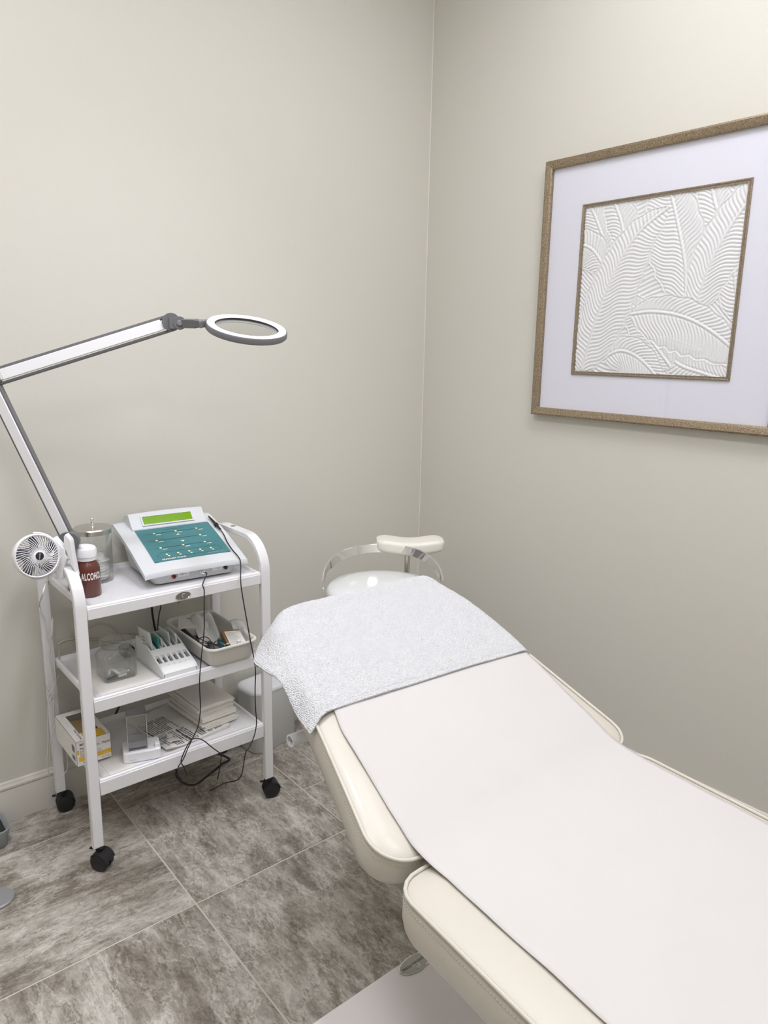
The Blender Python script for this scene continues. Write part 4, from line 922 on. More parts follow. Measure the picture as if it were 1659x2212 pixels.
def tray():
    x0, x1, y0, y1 = -1.402, -1.206, -0.482, -0.100; z0 = ZF2; h = .079; r = .035
    t = thing('storage_tray', 'cream plastic tray of supplies on the right of the middle shelf', 'tray', ((x0+x1)/2, (y0+y1)/2, z0))
    def ring(ins, z, rr=None): return [(x, y, z0+z) for x, y in rrect(x0+ins, y0+ins, x1-ins, y1-ins, max(.006, (rr or r)-ins*.5), 8)]
    MB().loft([ring(.020, .0125), ring(.016, .012), ring(.012, .02), ring(.006, h-.010), ring(.0055, h-.009), ring(.0, h-.008), ring(-.001, h-.003), ring(.001, h), ring(.006, h), ring(.009, h-.003), ring(.011, h-.012), ring(.018, .018), ring(.024, .015)]).build('tray_body', M_cream, t, smooth=60)
    zi = z0+.017
    # white carton with dark band, tilted at the back
    b = thing('carton', 'white carton with a dark striped band at the back of the cream tray', 'box', (-1.325, -0.20, zi))
    M = Matrix.Translation((-1.318, -0.195, zi+.015)) @ Matrix.Rotation(-.45, 4, 'Z') @ Matrix.Rotation(.16, 4, 'X')
    MB(M).box((-.060, -.045, 0), (.050, .040, .052)).build('carton_body', M_card, b, bevel=.001)
    MB(M).box((-.061, -.0458, .004), (.051, -.0452, .018)).build('dark_band', M_ink, b)
    put_text('band_lettering', 'BANDAGES', .013, M @ frame((-.028, -.0462, .011), (1, 0, 0), (0, 0, 1), (0, -1, 0)), M_inkw, b)
    put_text('carton_lettering', 'FIRST AID', .010, M @ frame((-.010, .025, .0524), (1, 0, 0), (0, 1, 0), (0, 0, 1)), M_ink, b)
    # white pouch draped over it
    M = frame((-1.325, -0.335, zi+.022), (1, -.25, 0), (.25, 1, .42), (-.1, -.42, 1))
    g = [[((u-.5)*.072, v*.150, .0075*math.sin(u*7)*math.sin(v*3+.4)+.006*math.cos(u*11+v*4)) for u in [i/12 for i in range(13)]] for v in [i/14 for i in range(15)]]
    o = MB(M).grid(g).build('pouch', mat('translucent_pouch', (.74, .74, .71), .4), smooth=180, solid=.003); tag(o, 'crumpled white pouch lying over the carton in the cream tray', 'pouch')
    # spectacles
    g_ = thing('spectacles', 'black framed spectacles folded on top of the pouch in the cream tray', 'spectacles', (-1.345, -0.39, zi+.03))
    G = frame((-1.348, -0.385, zi+.050), (.50, -.70, .05), (.45, .25, .75), (-.6, -.5, .6))
    G = frame((-1.348, -0.392, zi+.046), Vector((.55, -.75, -.12)).normalized(), Vector((.45, .40, .80)).normalized(), Vector((-.55, -.49, .55)).normalized())
    rim = MB(G)
    for s in (-1, 1): rim.tube([(s*.029+.0235*math.cos(a), .019*math.sin(a)*(1+.08*math.cos(a)), 0) for a in [2*PI*k/28 for k in range(28)]], .0017, 6, closed=True)
    rim.tube([(-.006, .004, 0), (0, .007, .001), (.006, .004, 0)], .0015, 6); rim.build('rim', M_black, g_, smooth=60)
    tm = MB(G)
    for s in (-1, 1): tm.tube([(s*.053, .010, 0), (s*.055, .010, -.004), (s*(.040), .006, -.010), (-s*.045, -.002, -.012), (-s*.062, -.016, -.010)], .0017, 6)
    tm.build('temples', M_black, g_, smooth=60)
    MB(G).add([(s*.029+.022*math.cos(a), .018*math.sin(a), 0) for s in (-1, 1) for a in [2*PI*k/20 for k in range(20)]], [tuple(range(20)), tuple(range(20, 40))]).build('lenses', M_pane, g_, smooth=None)
    # dark strap or tool along the left side
    o = MB().tube(smooth_path([(-1.376, -.20, zi+.050), (-1.378, -.26, zi+.046), (-1.376, -.33, zi+.036), (-1.370, -.40, zi+.026)], 6), .010, 10, rs=None).build('black_tool', M_black, smooth=60); tag(o, 'long black tool along the left side of the cream tray', 'tool')
    o = MB().tube([(-1.345, -.40, zi+.012), (-1.340, -.365, zi+.030), (-1.336, -.35, zi+.036)], .011, 10, rs=[.008, .011, .009]).build('grey_tool', M_grey, smooth=60); tag(o, 'short grey handle beside the black tool in the cream tray', 'tool')
    # brown box with a pale label
    b = thing('brown_box', 'brown box with white printed label at the front right of the cream tray', 'box', (-1.265, -0.40, zi))
    M = Matrix.Translation((-1.262, -0.390, zi+.040)) @ Matrix.Rotation(-.18, 4, 'Z') @ Matrix.Rotation(.30, 4, 'X') @ Matrix.Rotation(.10, 4, 'Y')
    MB(M).box((-.036, -.056, -.012), (.034, .045, .012)).build('box_body', M_brownwood, b, bevel=.001)
    MB(M).box((-.026, -.052, .012), (.033, .036, .0126)).build('box_label', M_card, b)
    tx = MB(M)
    for i in range(13): tx.box((-.021, -.046+.006*i, .0127), (.010+.018*((i*7) % 5)/5, -.0445+.006*i, .0129))
    tx.build('label_print', mat('faded_ink', (.38, .37, .35), .7), b)
    M2 = Matrix.Translation((-1.306, -0.385, zi+.022)) @ Matrix.Rotation(-.12, 4, 'Z') @ Matrix.Rotation(.16, 4, 'X')
    o = MB(M2).box((-.006, -.050, -.012), (.006, .035, .018)).build('teal_case', mat('deep_teal', (.02, .16, .20), .35), bevel=.003); tag(o, 'narrow teal case beside the brown box in the cream tray', 'case')
    o = MB().tube([(-1.318, -.425, zi+.045), (-1.280, -.440, zi+.058)], .0018, 6).build('swab', M_card, smooth=60); tag(o, 'thin white swab stick leaning on the brown box', 'swab')
    M3 = Matrix.Translation((-1.272, -0.447, zi+.054)) @ Matrix.Rotation(.3, 4, 'Z')
    o = MB(M3).box((-.006, -.006, -.006), (.006, .006, .006)).build('bottle_cap', M_plwhite, bevel=.002); tag(o, 'tiny white cap in front of the brown box', 'cap')
    # pale printed packet, right
    M = frame((-1.222, -.375, zi+.050), Vector((.80, -.45, -.05)).normalized(), Vector((.12, .62, .45)).normalized(), Vector((-.3, -.45, .8)).normalized())
    g = [[((u-.5)*.050, (v-.4)*.105, .004*math.sin(u*6+v*5)) for u in [i/8 for i in range(9)]] for v in [i/10 for i in range(11)]]
    o = MB(M).grid(g).build('printed_packet', M_foil, smooth=180, solid=.0025); tag(o, 'pale printed packet leaning at the right end of the cream tray', 'packet')
    tx = MB(M)
    for i in range(6): tx.box((-.018+.006*i, -.030, .0062), (-.0165+.006*i, .020+.004*(i % 3), .0066))
    p = tx.build('print', mat('faded_ink', (.38, .37, .35), .7)); p.parent = o
tray()
# clear bag hanging from the top shelf behind the tray
g = [[(-1.33+.13*u-.035*v*0+.02*math.sin(v*3), -.055+.010*math.sin(u*7+v*5), .852-.15*v*(1-.25*u)) for u in [i/12 for i in range(13)]] for v in [i/12 for i in range(13)]]
o = MB().grid(g).build('clear_bag', M_bag, smooth=180, solid=.001)
tag(o, 'crumpled clear plastic bag with small print hanging behind the cream tray', 'bag')
p = MB().tube([(-1.262, -.068, .80), (-1.235, -.068, .79), (-1.222, -.068, .772)], .0008, 4).tube([(-1.262, -.068, .775), (-1.225, -.068, .757)], .0012, 4).build('bag_print', M_ink); p.parent = o

# ------------------------------------------------------------------ things on the bottom shelf
def mask_box():
    x0, x1, y0, y1, z0, z1 = -1.8165, -1.7035, -0.336, -0.108, ZF3+.011, .4035
    # stands across the raised rim of the shelf, poking out to the left
    t = thing('mask_box', 'white and orange carton of ear loop masks at the left end of the bottom shelf', 'box', ((x0+x1)/2, (y0+y1)/2, z0))
    M = Matrix.Identity(4)
    hx0, hx1, hy0, hy1 = x0+.028, x1-.022, y0+.052, y1-.028
    c = MB(); c.box((x0, y0, z0), (x1, y1, z0+.0006)).box((x0, y0, z0), (x1, y0+.0008, z1)).box((x0, y1-.0008, z0), (x1, y1, z1)).box((x0, y0, z0), (x0+.0008, y1, z1)).box((x1-.0008, y0, z0), (x1, y1, z1))
    c.box((x0, y0, z1-.0008), (hx0, y1, z1)).box((hx1, y0, z1-.0008), (x1, y1, z1)).box((hx0, y0, z1-.0008), (hx1, hy0, z1)).box((hx0, hy1, z1-.0008), (hx1, y1, z1))
    b = c.build('carton', M_card, t, smooth=None)
    e = .0004
    MB().box((x0+.006, y0-e, z0+.016), (x1-.001, y0, z0+.032)).build('orange_stripe', M_orange, b)
    MB().box((hx0+.004, y0+.001, z1), (hx1+.008, hy0-.003, z1+e)).build('orange_panel', M_orange, b)
    MB().box((x0+.002, y0-e, z0+.043), (x0+.008, y0, z0+.058)).build('orange_tab', M_orange, b)
    F = lambda x, z: frame((x, y0-.0008, z), (1, 0, 0), (0, 0, 1), (0, -1, 0))
    put_text('carton_lettering', 'MCKESSON', .0085, F(x0+.011, z0+.0755), M_ink, b, .0003, 'LEFT')
    put_text('carton_lettering', 'Medical  Face  Masks', .0118, F(x0+.0115, z0+.0605), M_ink, b, 0, 'LEFT')
    put_text('carton_lettering', 'EARLOOP', .0110, F(x0+.0115, z0+.0500), mat('orange_ink', (.75, .33, .08), .6), b, 0, 'LEFT')
    put_text('carton_lettering', 'Pleated non-sterile single use', .0058, F(x0+.0115, z0+.042), M_ink, b, 0, 'LEFT')
    put_text('carton_lettering', 'Masques pour soins a boucles', .0058, F(x0+.0115, z0+.036), M_ink, b, 0, 'LEFT')
    put_text('carton_lettering', '50', .0085, F(x0+.024, z0+.009), M_ink, b)
    put_text('carton_lettering', 'REF 91-2005', .0052, F(x1-.020, z0+.008), M_ink, b)
    put_text('carton_lettering', 'Medical Face Masks', .0100, frame((hx0-.006, y0+.010, z1+.0004), (0, 1, 0), (-1, 0, 0), (0, 0, 1)), M_ink, b, 0, 'LEFT')
    S = lambda y, z: frame((x0-.0008, y, z), (0, -1, 0), (0, 0, 1), (-1, 0, 0))
    MB(S(y0+.030, z0+.055)).box((-.013, -.011, 0), (.013, .011, .0004)).build('side_label', mat('slate_ink', (.16, .17, .22), .6), b)
    MB(S(y0+.030, z0+.022)).box((-.013, -.007, 0), (.013, .007, .0004)).build('side_label', mat('slate_ink', (.16, .17, .22), .6), b)
    o = thing('face_mask', 'tan wrapped masks lying inside the opening of the mask carton', 'mask', ((x0+x1)/2, (y0+y1)/2, z0+.001))
    for k in range(6): MB().box((x0+.010, y0+.02, z0+.004+.010*k), (x1-.010, y1-.02, z0+.0125+.010*k)).build('mask_layer', M_tan, o, bevel=.002)
mask_box()
def dispenser():
    O = Vector((-1.628, -0.4165, ZF3)); ex = Vector((.117, -.037, 0)).normalized(); ey = Vector((.037, .117, 0)).normalized()
    F = frame(O, ex, ey, (0, 0, 1))
    t = thing('applicator_dispenser', 'clear upright dispenser box on a white base standing on the bottom shelf', 'dispenser', tuple(O))
    b = MB(F).prism(rrect(-.061, 0, .061, .088, .010), .0005, .038).build('base', M_plwhite, t, bevel=.004, seg=3)
    MB(F).box((-.046, -.0008, .005), (.034, .001, .0345)).build('front_panel', mat('panel_white', (.80, .80, .82), .35), b, bevel=.0006)
    MB(F).box((.042, .010, .037), (.058, .030, .052)).build('latch', M_plwhite, t, bevel=.002)
    c = MB(F); w = .0016; X0, X1, Y0, Y1, Z0, Z1 = -.044, .019, .012, .074, .0385, .166
    c.box((X0, Y0, Z0), (X1, Y0+w, Z1)).box((X0, Y1-w, Z0), (X1, Y1, Z1)).box((X0, Y0+w, Z0), (X0+w, Y1-w, Z1)).box((X1-w, Y0+w, Z0), (X1, Y1-w, Z1)).box((X0-.001, Y0-.001, Z1), (X1+.001, Y1+.001, Z1+w))
    c.build('clear_case', M_acryl, t, smooth=None)
    ed = MB(F)
    for xx in (X0, X1): ed.tube([(xx, Y0, Z0), (xx, Y0, Z1)], .0009, 5)
    ed.tube([(X0, Y0, Z1), (X1, Y0, Z1)], .0009, 5); ed.build('case_edges', mat('acrylic_edge', (.55, .56, .57), .2), t)
    MB(F).box((X0+.003, Y0+.003, Z0), (X1-.003, Y0+.012, Z0+.004)).build('slot', M_grey, t)
    put_text('base_lettering', 'intrinsics', .0062, F @ frame((-.030, -.0012, .012), (1, 0, 0), (0, 0, 1), (0, -1, 0)), mat('faded_ink', (.38, .37, .35), .7), b)
dispenser()
# clear cup with a tissue to the right of the dispenser
t = thing('plastic_cup', 'small clear plastic cup beside the dispenser base on the bottom shelf', 'cup', (-1.545, -0.355, ZF3))
MB().lathe([(.001, .001), (.018, .001), (.020, .003), (.0235, .032), (.0245, .033), (.0245, .0345), (.0225, .0345), (.019, .004), (.001, .003)], 28, o=(-1.540, -0.356, ZF3)).build('cup_body', M_acryl, t, smooth=50)
g = [[(-1.520+.070*u, -.395+.05*v+.02*u, ZF3+.002+.022*abs(math.sin(u*2.2+1.1))*(1-.7*v)*(1-.65*u)) for u in [i/12 for i in range(13)]] for v in [i/8 for i in range(9)]]
o = MB().grid(g).build('tissue', M_card, smooth=180, solid=.0008); tag(o, 'crumpled white tissue in front of the printed forms', 'tissue')
o = MB(Matrix.Translation((0, 0, ZF3+.0002))).box((-1.745, -.430, 0), (-1.66, -.30, .0006)).build('paper_sheet', M_card); tag(o, 'blank white sheet on the bottom shelf in front of the mask carton', 'paper sheet')
def forms():
    rnd = random.Random(9)
    ang = 0.10
    M = Matrix.Translation((-1.435, -0.245, ZF3+.001)) @ Matrix.Rotation(ang, 4, 'Z')
    def curl(x, y, k): return .018*max(0, (-x-.045)/.10)**1.6*0 + .0008*k + .030*max(0, (-.045-x)/.075)**2*(.3+.7*max(0, -y/.15)) 
    for k in range(5):
        dx = .004*k; g = []
        for j in range(13):
            y = -.160+.315*j/12; g.append([(x+dx*.3, y, curl(x, y, k)*.35+.0009*k) for x in [-.125+.255*i/14 for i in range(15)]])
        o = MB(M @ Matrix.Rotation(.015*k, 4, 'Z')).grid(g).build('printed_form', M_sheet, smooth=180, solid=.0003)
        tag(o, ORD[4-k]+' sheet from the top in the pile of printed forms beside the paper towels' if k < 4 else 'topmost printed form with black text lines beside the paper towels', 'paper', 'printed forms on the bottom shelf')
    # print of the top form: text lines run away from the front edge
    Mk = M @ Matrix.Rotation(.06, 4, 'Z'); ink = MB(Mk)
    def line(x, y0, y1, w):
        n = max(1, int((y1-y0)/.02)); 
        for i in range(n):
            a = y0+(y1-y0)*i/n; b = a+(y1-y0)/n*.97
            za = curl(x, a, 4)*.35+.0052; zb = curl(x, b, 4)*.35+.0052
            ink.add([(x-w, a, za), (x+w, a, za), (x+w, b, zb), (x-w, b, zb)], [(0, 1, 2, 3)])
    for blk, (xa, xb, ya, yb) in enumerate(((-.112, .010, -.150, -.045), (-.112, .0, -.035, .075), (.015, .12, -.15, -.11))):
        n = int((xb-xa)/.0085)
        for i in range(n):
            x = xa+i*.0085; y = ya
            while y < yb-.004:
                l = rnd.choice((.014, .022, .034, .045)); 
                if rnd.random() < .80: line(x, y, min(yb, y+l), .0014)
                y += l+.004
    line(-.030, -.150, -.05, .0024); line(-.116, -.14, .02, .0018)
    p = ink.build('form_print', M_ink, smooth=None, fix=False); p.parent = o
forms()
def paper_towels():
    rnd = random.Random(5)
    xa, xb = -1.392, -1.248; z = ZF3+.0085
    for k in range(9):
        th = (.007, .006, .007, .006, .010, .010, .011, .012, .012)[k]
        dx = rnd.uniform(-.008, .006); dy = rnd.uniform(-.010, .006); yaw = .06+rnd.uniform(-.03, .03)
        x0, x1 = xa+dx, xb+dx; cx, cy = (x0+x1)/2, -.235
        M = Matrix.Translation((cx, cy+dy, z)) @ Matrix.Rotation(yaw, 4, 'Z')
        hw, hd = (x1-x0)/2, .135-.003*k
        # C-fold: rounded fold on the left side, three plies, soft sag at the right
        rings = []
        for j in range(9):
            y = -hd+2*hd*j/8; s = 1+.01*math.sin(j*1.7+k); r = []
            pr = [(-hw*s, th*.5)]+[(-hw*s+th*.45*(1-math.cos(a)), th*.5+th*.5*math.sin(a)) for a in (.5, 1.0, 1.57)]
            pr += [(x, th+.0012*math.sin(x*60+j+k)) for x in (-.03, 0, .03)]+[(hw-.004, th*.98), (hw, th*.60), (hw-.006, th*.46), (hw, th*.38), (hw-.002, .0003)]
            pr += [(x, .0) for x in (.03, 0, -.03)]+[(-hw*s+th*.45*(1-math.cos(a)), th*.5-th*.5*math.sin(a)) for a in (1.57, 1.0, .5)]
            rings.append([(x, y, zz) for x, zz in pr])
        o = MB(M).loft(rings).build('folded_paper_towel', M_towelpaper, smooth=50)
        tag(o, ORD[8-k]+' folded off-white paper towel from the top of the stack on the bottom shelf' if k < 8 else 'topmost folded off-white paper towel of the stack on the bottom shelf', 'paper towel', 'folded paper towels on the bottom shelf')
        z += th+.0006
paper_towels()

# ------------------------------------------------------------------ waste bin behind the trolley
def waste_bin():
    M = Matrix.Translation((-1.065, -0.190, 0)) @ Matrix.Rotation(.14, 4, 'Z'); h = .285
    t = thing('waste_bin', 'white slim waste bin on the floor behind the right side of the trolley', 'bin', (-0.95, -0.11, 0))
    def ring(i, z, r=.045): return [(x, y, z) for x, y in rrect(i, i, .245-i, .150-i, r-i*.5, 8)]
    MB(M).loft([ring(.012, 0), ring(.008, .006), ring(.001, h-.03), ring(0, h-.012)]).build('bin_body', M_bin, t, smooth=50)
    MB(M).loft([ring(-.002, h-.014, .047), ring(-.002, h-.004, .047), ring(.003, h+.002), ring(.02, h+.003, .04)]).build('bin_lid', M_plwhite, t, smooth=50)
waste_bin()

# ------------------------------------------------------------------ stool with chrome hoop
def stool():
    cx, cy, z = -0.690, -0.545, 0.778
    t = thing('stool', 'pale round stool with chrome hoop in the corner behind the bed', 'stool', (cx, cy, 0))
    r = .222
    MB().lathe([(.001, -.055), (r-.02, -.055), (r-.004, -.048), (r, -.03), (r-.002, -.014), (r-.014, -.002), (r-.06, .008), (r*.4, .014), (.001, .015)], 64, o=(cx, cy, z)).build('seat', M_pale, t, smooth=60)
    MB().lathe([(.11, -.075), (.12, -.07), (.12, -.054), (.001, -.054)], 32, o=(cx, cy, z)).build('seat_plate', M_steel, t)
    # hoop: flat bar bent round the back of the seat, ends dropping to the sides
    dv = math.atan2(.75, .625); R2 = r+.012; rings = []
    for k in range(41):
        s = -1+2*k/40; a = dv+s*PI*.56
        zc = z+.088-.108*abs(s)**2.6; e = Vector((math.cos(a), math.sin(a), 0)); w = .018
        tl = .35*(1-abs(s)); up = Vector((0, 0, 1))*math.cos(tl)+e*math.sin(tl)
        p = Vector((cx, cy, zc))+e*R2
        rings.append([p-up*w-e*.003, p-up*w+e*.003, p+up*w+e*.003, p+up*w-e*.003])
    MB().loft(rings).build('hoop', M_chrome, t, smooth=40, bevel=.001)
    # arm pad on its post, standing at the back
    e = Vector((math.cos(dv-.36), math.sin(dv-.36), 0)); p = Vector((cx, cy, 0))+e*(R2+.060)
    MB().tube([(p.x, p.y, z-.06), (p.x, p.y, z+.090)], .012, 16).build('post', M_steel, t, smooth=50)
    MB().box((min(p.x, cx)-.0, p.y-.02, z-.066), (p.x+.012, p.y+.02, z-.056)).build('post_arm', M_steel, t)
    ax = Vector((.80, -.60, 0)); ay = Vector((.60, .80, 0)); A = frame((p.x+.010, p.y-.003, z+.092), ax, ay, (0, 0, 1)); rings = []
    L = .142
    for k in range(17):
        s = -1+2*k/16; sc = (1-abs(s)**8*.35); zz = -.007*math.cos(s*PI); d = .062*(1+.08*s*s)
        pts = rrect(-d*sc, -.029*sc, d*sc, .027*sc, .018*sc, 5)
        rings.append([(s*L, y, q+zz) for y, q in pts])
    MB(A).loft(rings).build('arm_pad', M_armcream, t, smooth=60)
    MB().tube([(cx, cy, .12), (cx, cy, .45)], .026, 20).tube([(cx, cy, .45), (cx, cy, z-.07)], .014, 20).build('column', M_chrome, t, smooth=50)
    for k in range(5):
        a = 2*PI*k/5+.60; e = Vector((math.cos(a), math.sin(a), 0)); q = Vector((cx, cy, 0))
        lg = MB().tube([q+e*.02+Vector((0, 0, .125)), q+e*.12+Vector((0, 0, .105)), q+e*.235+Vector((0, 0, .075))], .015, 10, rs=[.02, .017, .013]).build('leg', M_chrome, t, smooth=60)
        pq = q+e*.232; s = e.cross(Vector((0, 0, 1)))
        MB(frame(pq+Vector((0, 0, .028)), e, (0, 0, 1), s)).lathe([(.001, -.016), (.026, -.016), (.028, -.013), (.028, .013), (.026, .016), (.001, .016)], 20).build('castor_wheel', M_black, lg, smooth=40)
        MB().tube([pq+Vector((0, 0, .05)), pq+Vector((0, 0, .078))], .008, 8).build('castor_stem', M_black, lg)
stool()

# ------------------------------------------------------------------ treatment bed
TB = 0.37; ZJ = 0.70; YJ = -1.750         # back section rises towards the head: z = ZJ + TB (y - YJ)
def backz(y): return ZJ+TB*(y-YJ)
def smooth_outline(pts, per=8):
    return [(p.x, p.y) for p in smooth_path([(x, y, 0) for x, y in pts], per, closed=True)]
def resample(poly, n):
    P = [Vector((x, y)) for x, y in poly]; L = [(P[(i+1) % len(P)]-P[i]).length for i in range(len(P))]; T = sum(L); out = []
    i = 0; acc = 0
    for k in range(n):
        d = T*k/n
        while acc+L[i] < d: acc += L[i]; i += 1
        f = (d-acc)/L[i]; out.append(P[i].lerp(P[(i+1) % len(P)], f))
    return out
def round_poly(pts, n=8):
    """pts: (x, y, radius)"""
    out = []; m = len(pts)
    for i in range(m):
        p = Vector(pts[i][:2]); a = (Vector(pts[i-1][:2])-p); b = (Vector(pts[(i+1) % m][:2])-p); r = pts[i][2]
        an = a.angle(b); d = r/math.tan(an/2); a.normalize(); b.normalize(); s = p+a*d; e = p+b*d
        c = p+(a+b).normalized()*(r/math.sin(an/2))
        a0 = math.atan2(s.y-c.y, s.x-c.x); a1 = math.atan2(e.y-c.y, e.x-c.x); da = a1-a0
        while da > PI: da -= 2*PI
        while da < -PI: da += 2*PI
        for k in range(n+1): q = a0+da*k/n; out.append((c.x+r*math.cos(q), c.y+r*math.sin(q)))
    return out
def cushion(name, outline, M, th, parent, n=220, crown=.012):
    O = resample(outline, n)
    area = sum(O[i].x*O[(i+1) % n].y-O[(i+1) % n].x*O[i].y for i in range(n))
    if area < 0: O.reverse()
    c = sum(O, Vector((0, 0)))/n
    N_ = []
    for i in range(n):
        t = (O[(i+1) % n]-O[i-1]).normalized(); N_.append(Vector((t.y, -t.x)))
    def off(d, z):
        return [(O[i].x+N_[i].x*d, O[i].y+N_[i].y*d, z) for i in range(n)]
    side = [off(-.06, -th), off(-.035, -th+.001), off(-.018, -th+.007), off(-.006, -th+.020), off(.002, -th+.040), off(.005, -th*.5), off(.004, -.020), off(.001, -.008), off(-.0015, -.002)]
    top = [off(-.004, .000), off(-.012, .0035), off(-.03, .008), off(-.06, .0105)]
    for f in (.75, .5, .25, .02):
        base = off(-.06, .0105); top.append([(c.x+(x-c.x)*f, c.y+(y-c.y)*f, .0105+crown*(1-f)*.3) for x, y, z in base])
    q = MB(M).loft(side+top).build(name, M_vinyl, parent, smooth=60)
    MB(M).tube(off(.0005, .0015), .0042, 8, closed=True).build('piping', M_vinyl, q, smooth=60)
    st = MB(M); ring = off(.0042, -.0135); m = len(ring)
    # dashed stitching just below the piping
    P = [Vector(p) for p in ring]; T = sum((P[(i+1) % m]-P[i]).length for i in range(m)); cnt = int(T/.0075); Q = resample([(p.x, p.y) for p in P], cnt)
    for i in range(cnt):
        a = Q[i]; b = a.lerp(Q[(i+1) % cnt], .62)
        st.tube([(a.x, a.y, -.0135), (b.x, b.y, -.0135)], .0009, 4)
    st.build('stitching', M_thread, q, smooth=None)
    return q
def bed():
    t = thing('treatment_bed', 'cream vinyl treatment bed with raised back section on a white pedestal', 'bed', (-1.28, -1.9, 0))
    # back section in its own tilted frame: u = x, v along the slope
    L = math.sqrt(1+TB*TB); M = frame((0, YJ, ZJ), (1, 0, 0), Vector((0, 1, TB)).normalized(), Vector((0, -TB, 1)).normalized())
    def v(y): return (y-YJ)*L
    ob = round_poly([(-1.672, v(-1.732), .075), (-0.838, v(-1.738), .06), (-0.862, v(-1.3), .3), (-0.897, v(-1.036), .065), (-1.475, v(-1.030), .07), (-1.520, v(-1.15), .3), (-1.610, v(-1.50), .5)], 8)
    cushion('back_cushion', ob, M, .102, t)
    M2 = frame((0, 0, ZJ-.004), (1, 0, 0), (0, 1, 0), (0, 0, 1))
    os_ = round_poly([(-1.662, -1.752, .060), (-0.872, -1.755, .06), (-0.955, -3.15, .08), (-1.760, -3.15, .08)], 8)
    cushion('seat_cushion', os_, M2, .112, t)
    # steel support frame
    f = MB(); f.box((-1.55, -3.0, .545), (-.98, -1.80, .586)); f.build('seat_frame', M_white, t, bevel=.004)
    Mb = M @ Matrix.Translation((0, 0, -.103)); MB(Mb).box((-1.48, .05, -.03), (-.96, .66, 0)).build('back_frame', M_white, t, bevel=.004)
    MB().tube([(-.868, -1.70, .672), (-.870, -1.80, .676), (-.885, -2.05, .678), (-.935, -2.95, .678)], .008, 10).build('side_rail', M_white, t, smooth=50)
    # roll holder tube crossing under the head end
    ring = lambda x, r: [(x, -1.20+r*math.cos(2*PI*k/24), .703+r*math.sin(2*PI*k/24)) for k in range(24)]
    MB().loft([ring(-1.538, .0125), ring(-1.538, .0165), ring(-.95, .0165), ring(-.95, .0125)], cap=False, closed=True).build('roll_bar', M_white, t, smooth=40)
    for x in (-1.40, -1.02): MB().box((x-.012, -1.21, .70), (x+.012, -1.19, .80)).build('roll_bar_bracket', M_white, t)
    # lift column and pedestal cover
    MB().box((-1.40, -2.62, .13), (-1.15, -2.05, .55)).build('lift_column', M_base, t, bevel=.01)
    ped = MB().prism(rrect(-1.80, -3.15, -.82, -1.468, .012), 0.004, .140).build('pedestal_cover', M_base, t, bevel=.004, seg=3)
    # oval maker's plate on the pedestal
    Bf = frame((-1.356, -1.4935, .1402), Vector((-1, -.0, 0)), Vector((0, -1, 0)), (0, 0, 1))
    ov = [(.0475*math.cos(2*PI*k/48), .0245*math.sin(2*PI*k/48)) for k in range(48)]
    bd = MB(Bf).prism(ov, 0, .0025).build('maker_plate', M_badge, ped, bevel=.001)
    return t
bed()
# lettering of the plate is built separately so that it stays within three levels
def plate_marks():
    bd = next(o for o in bpy.data.objects if o.name.startswith('maker_plate'))
    ped = next(o for o in bpy.data.objects if o.name.startswith('pedestal_cover')); bed_ = ped.parent
    bd.parent = bed_
    Bf = frame((-1.356, -1.4935, .1430), (-1, 0, 0), (0, -1, 0), (0, 0, 1))
    put_text('plate_lettering', 'SILHOUET-TONE', .0098, Bf @ Matrix.Translation((0, -.002, 0)), M_dark, bd, .0001, spacing=1.05)
    MB(Bf).tube([(.009*math.cos(a)+.001, .010+.0075*math.sin(a), 0.0003) for a in [.9+k*.26 for k in range(20)]], .0007, 5).tube([(-.004+.002*k/2, .012-.002*math.sin(k), .0003) for k in range(6)], .0006, 5).build('plate_emblem', M_chrome, bd)
    MB(Bf).tube([(.0465*math.cos(2*PI*k/48), .0238*math.sin(2*PI*k/48), -.0003) for k in range(48)], .0009, 5, closed=True).build('plate_rim', M_chrome, bd)
plate_marks()
def top_surface(x, y):
    """height of the upholstery (with crown) used for cloth laid on it"""
    s = ZJ+.0085
    bz = backz(y)+.0125
    if y > YJ+.06: z = bz
    elif y < YJ-.06: z = s
    else:
        k = (y-(YJ-.06))/.12; z = (1-k)*s+k*bz+.004*math.sin(PI*k)
    return z
def paper_sheet():
    g = []; ny, nx = 120, 60
    for j in range(ny+1):
        y = -1.18-1.95*j/ny
        xl = np.interp(y, [-3.15, -2.17, -2.06, -1.94, -1.81, -1.71, -1.64, -1.56, -1.43, -1.18], [-1.69, -1.612, -1.602, -1.594, -1.583, -1.585, -1.577, -1.564, -1.545, -1.46])
        xr = np.interp(y, [-3.15, -2.12, -1.87, -1.80, -1.72, -1.57, -1.42, -1.18], [-1.01, -.930, -.913, -.905, -.903, -.888, -.872, -.90])
        row = []
        for i in range(nx+1):
            f = i/nx; x = xl+(xr-xl)*f
            e = min(f, 1-f)
            rip = .0016*noise.noise(Vector((x*5, y*3, 1)))+.0010*noise.noise(Vector((x*16, y*7, 4)))
            row.append((x, y, top_surface(x, y)+.0028+abs(rip)+.0012*math.exp(-e*30)*math.sin(y*22+f*3)**2))
        g.append(row)
    o = MB().grid(g).build('bed_paper', M_paper, smooth=180, solid=.0006)
    tag(o, 'long white paper sheet covering the length of the treatment bed', 'paper sheet')
    # second ply just showing below the towel
    g = []
    for j in range(10):
        g.append([(-1.50+.56*i/30, -1.372-.020*j/9*(1+.9*math.sin(i*.7+.5)*math.sin(i*.23)), top_surface(0, -1.372-.02*j/9)+.0058) for i in range(31)])
paper_sheet()
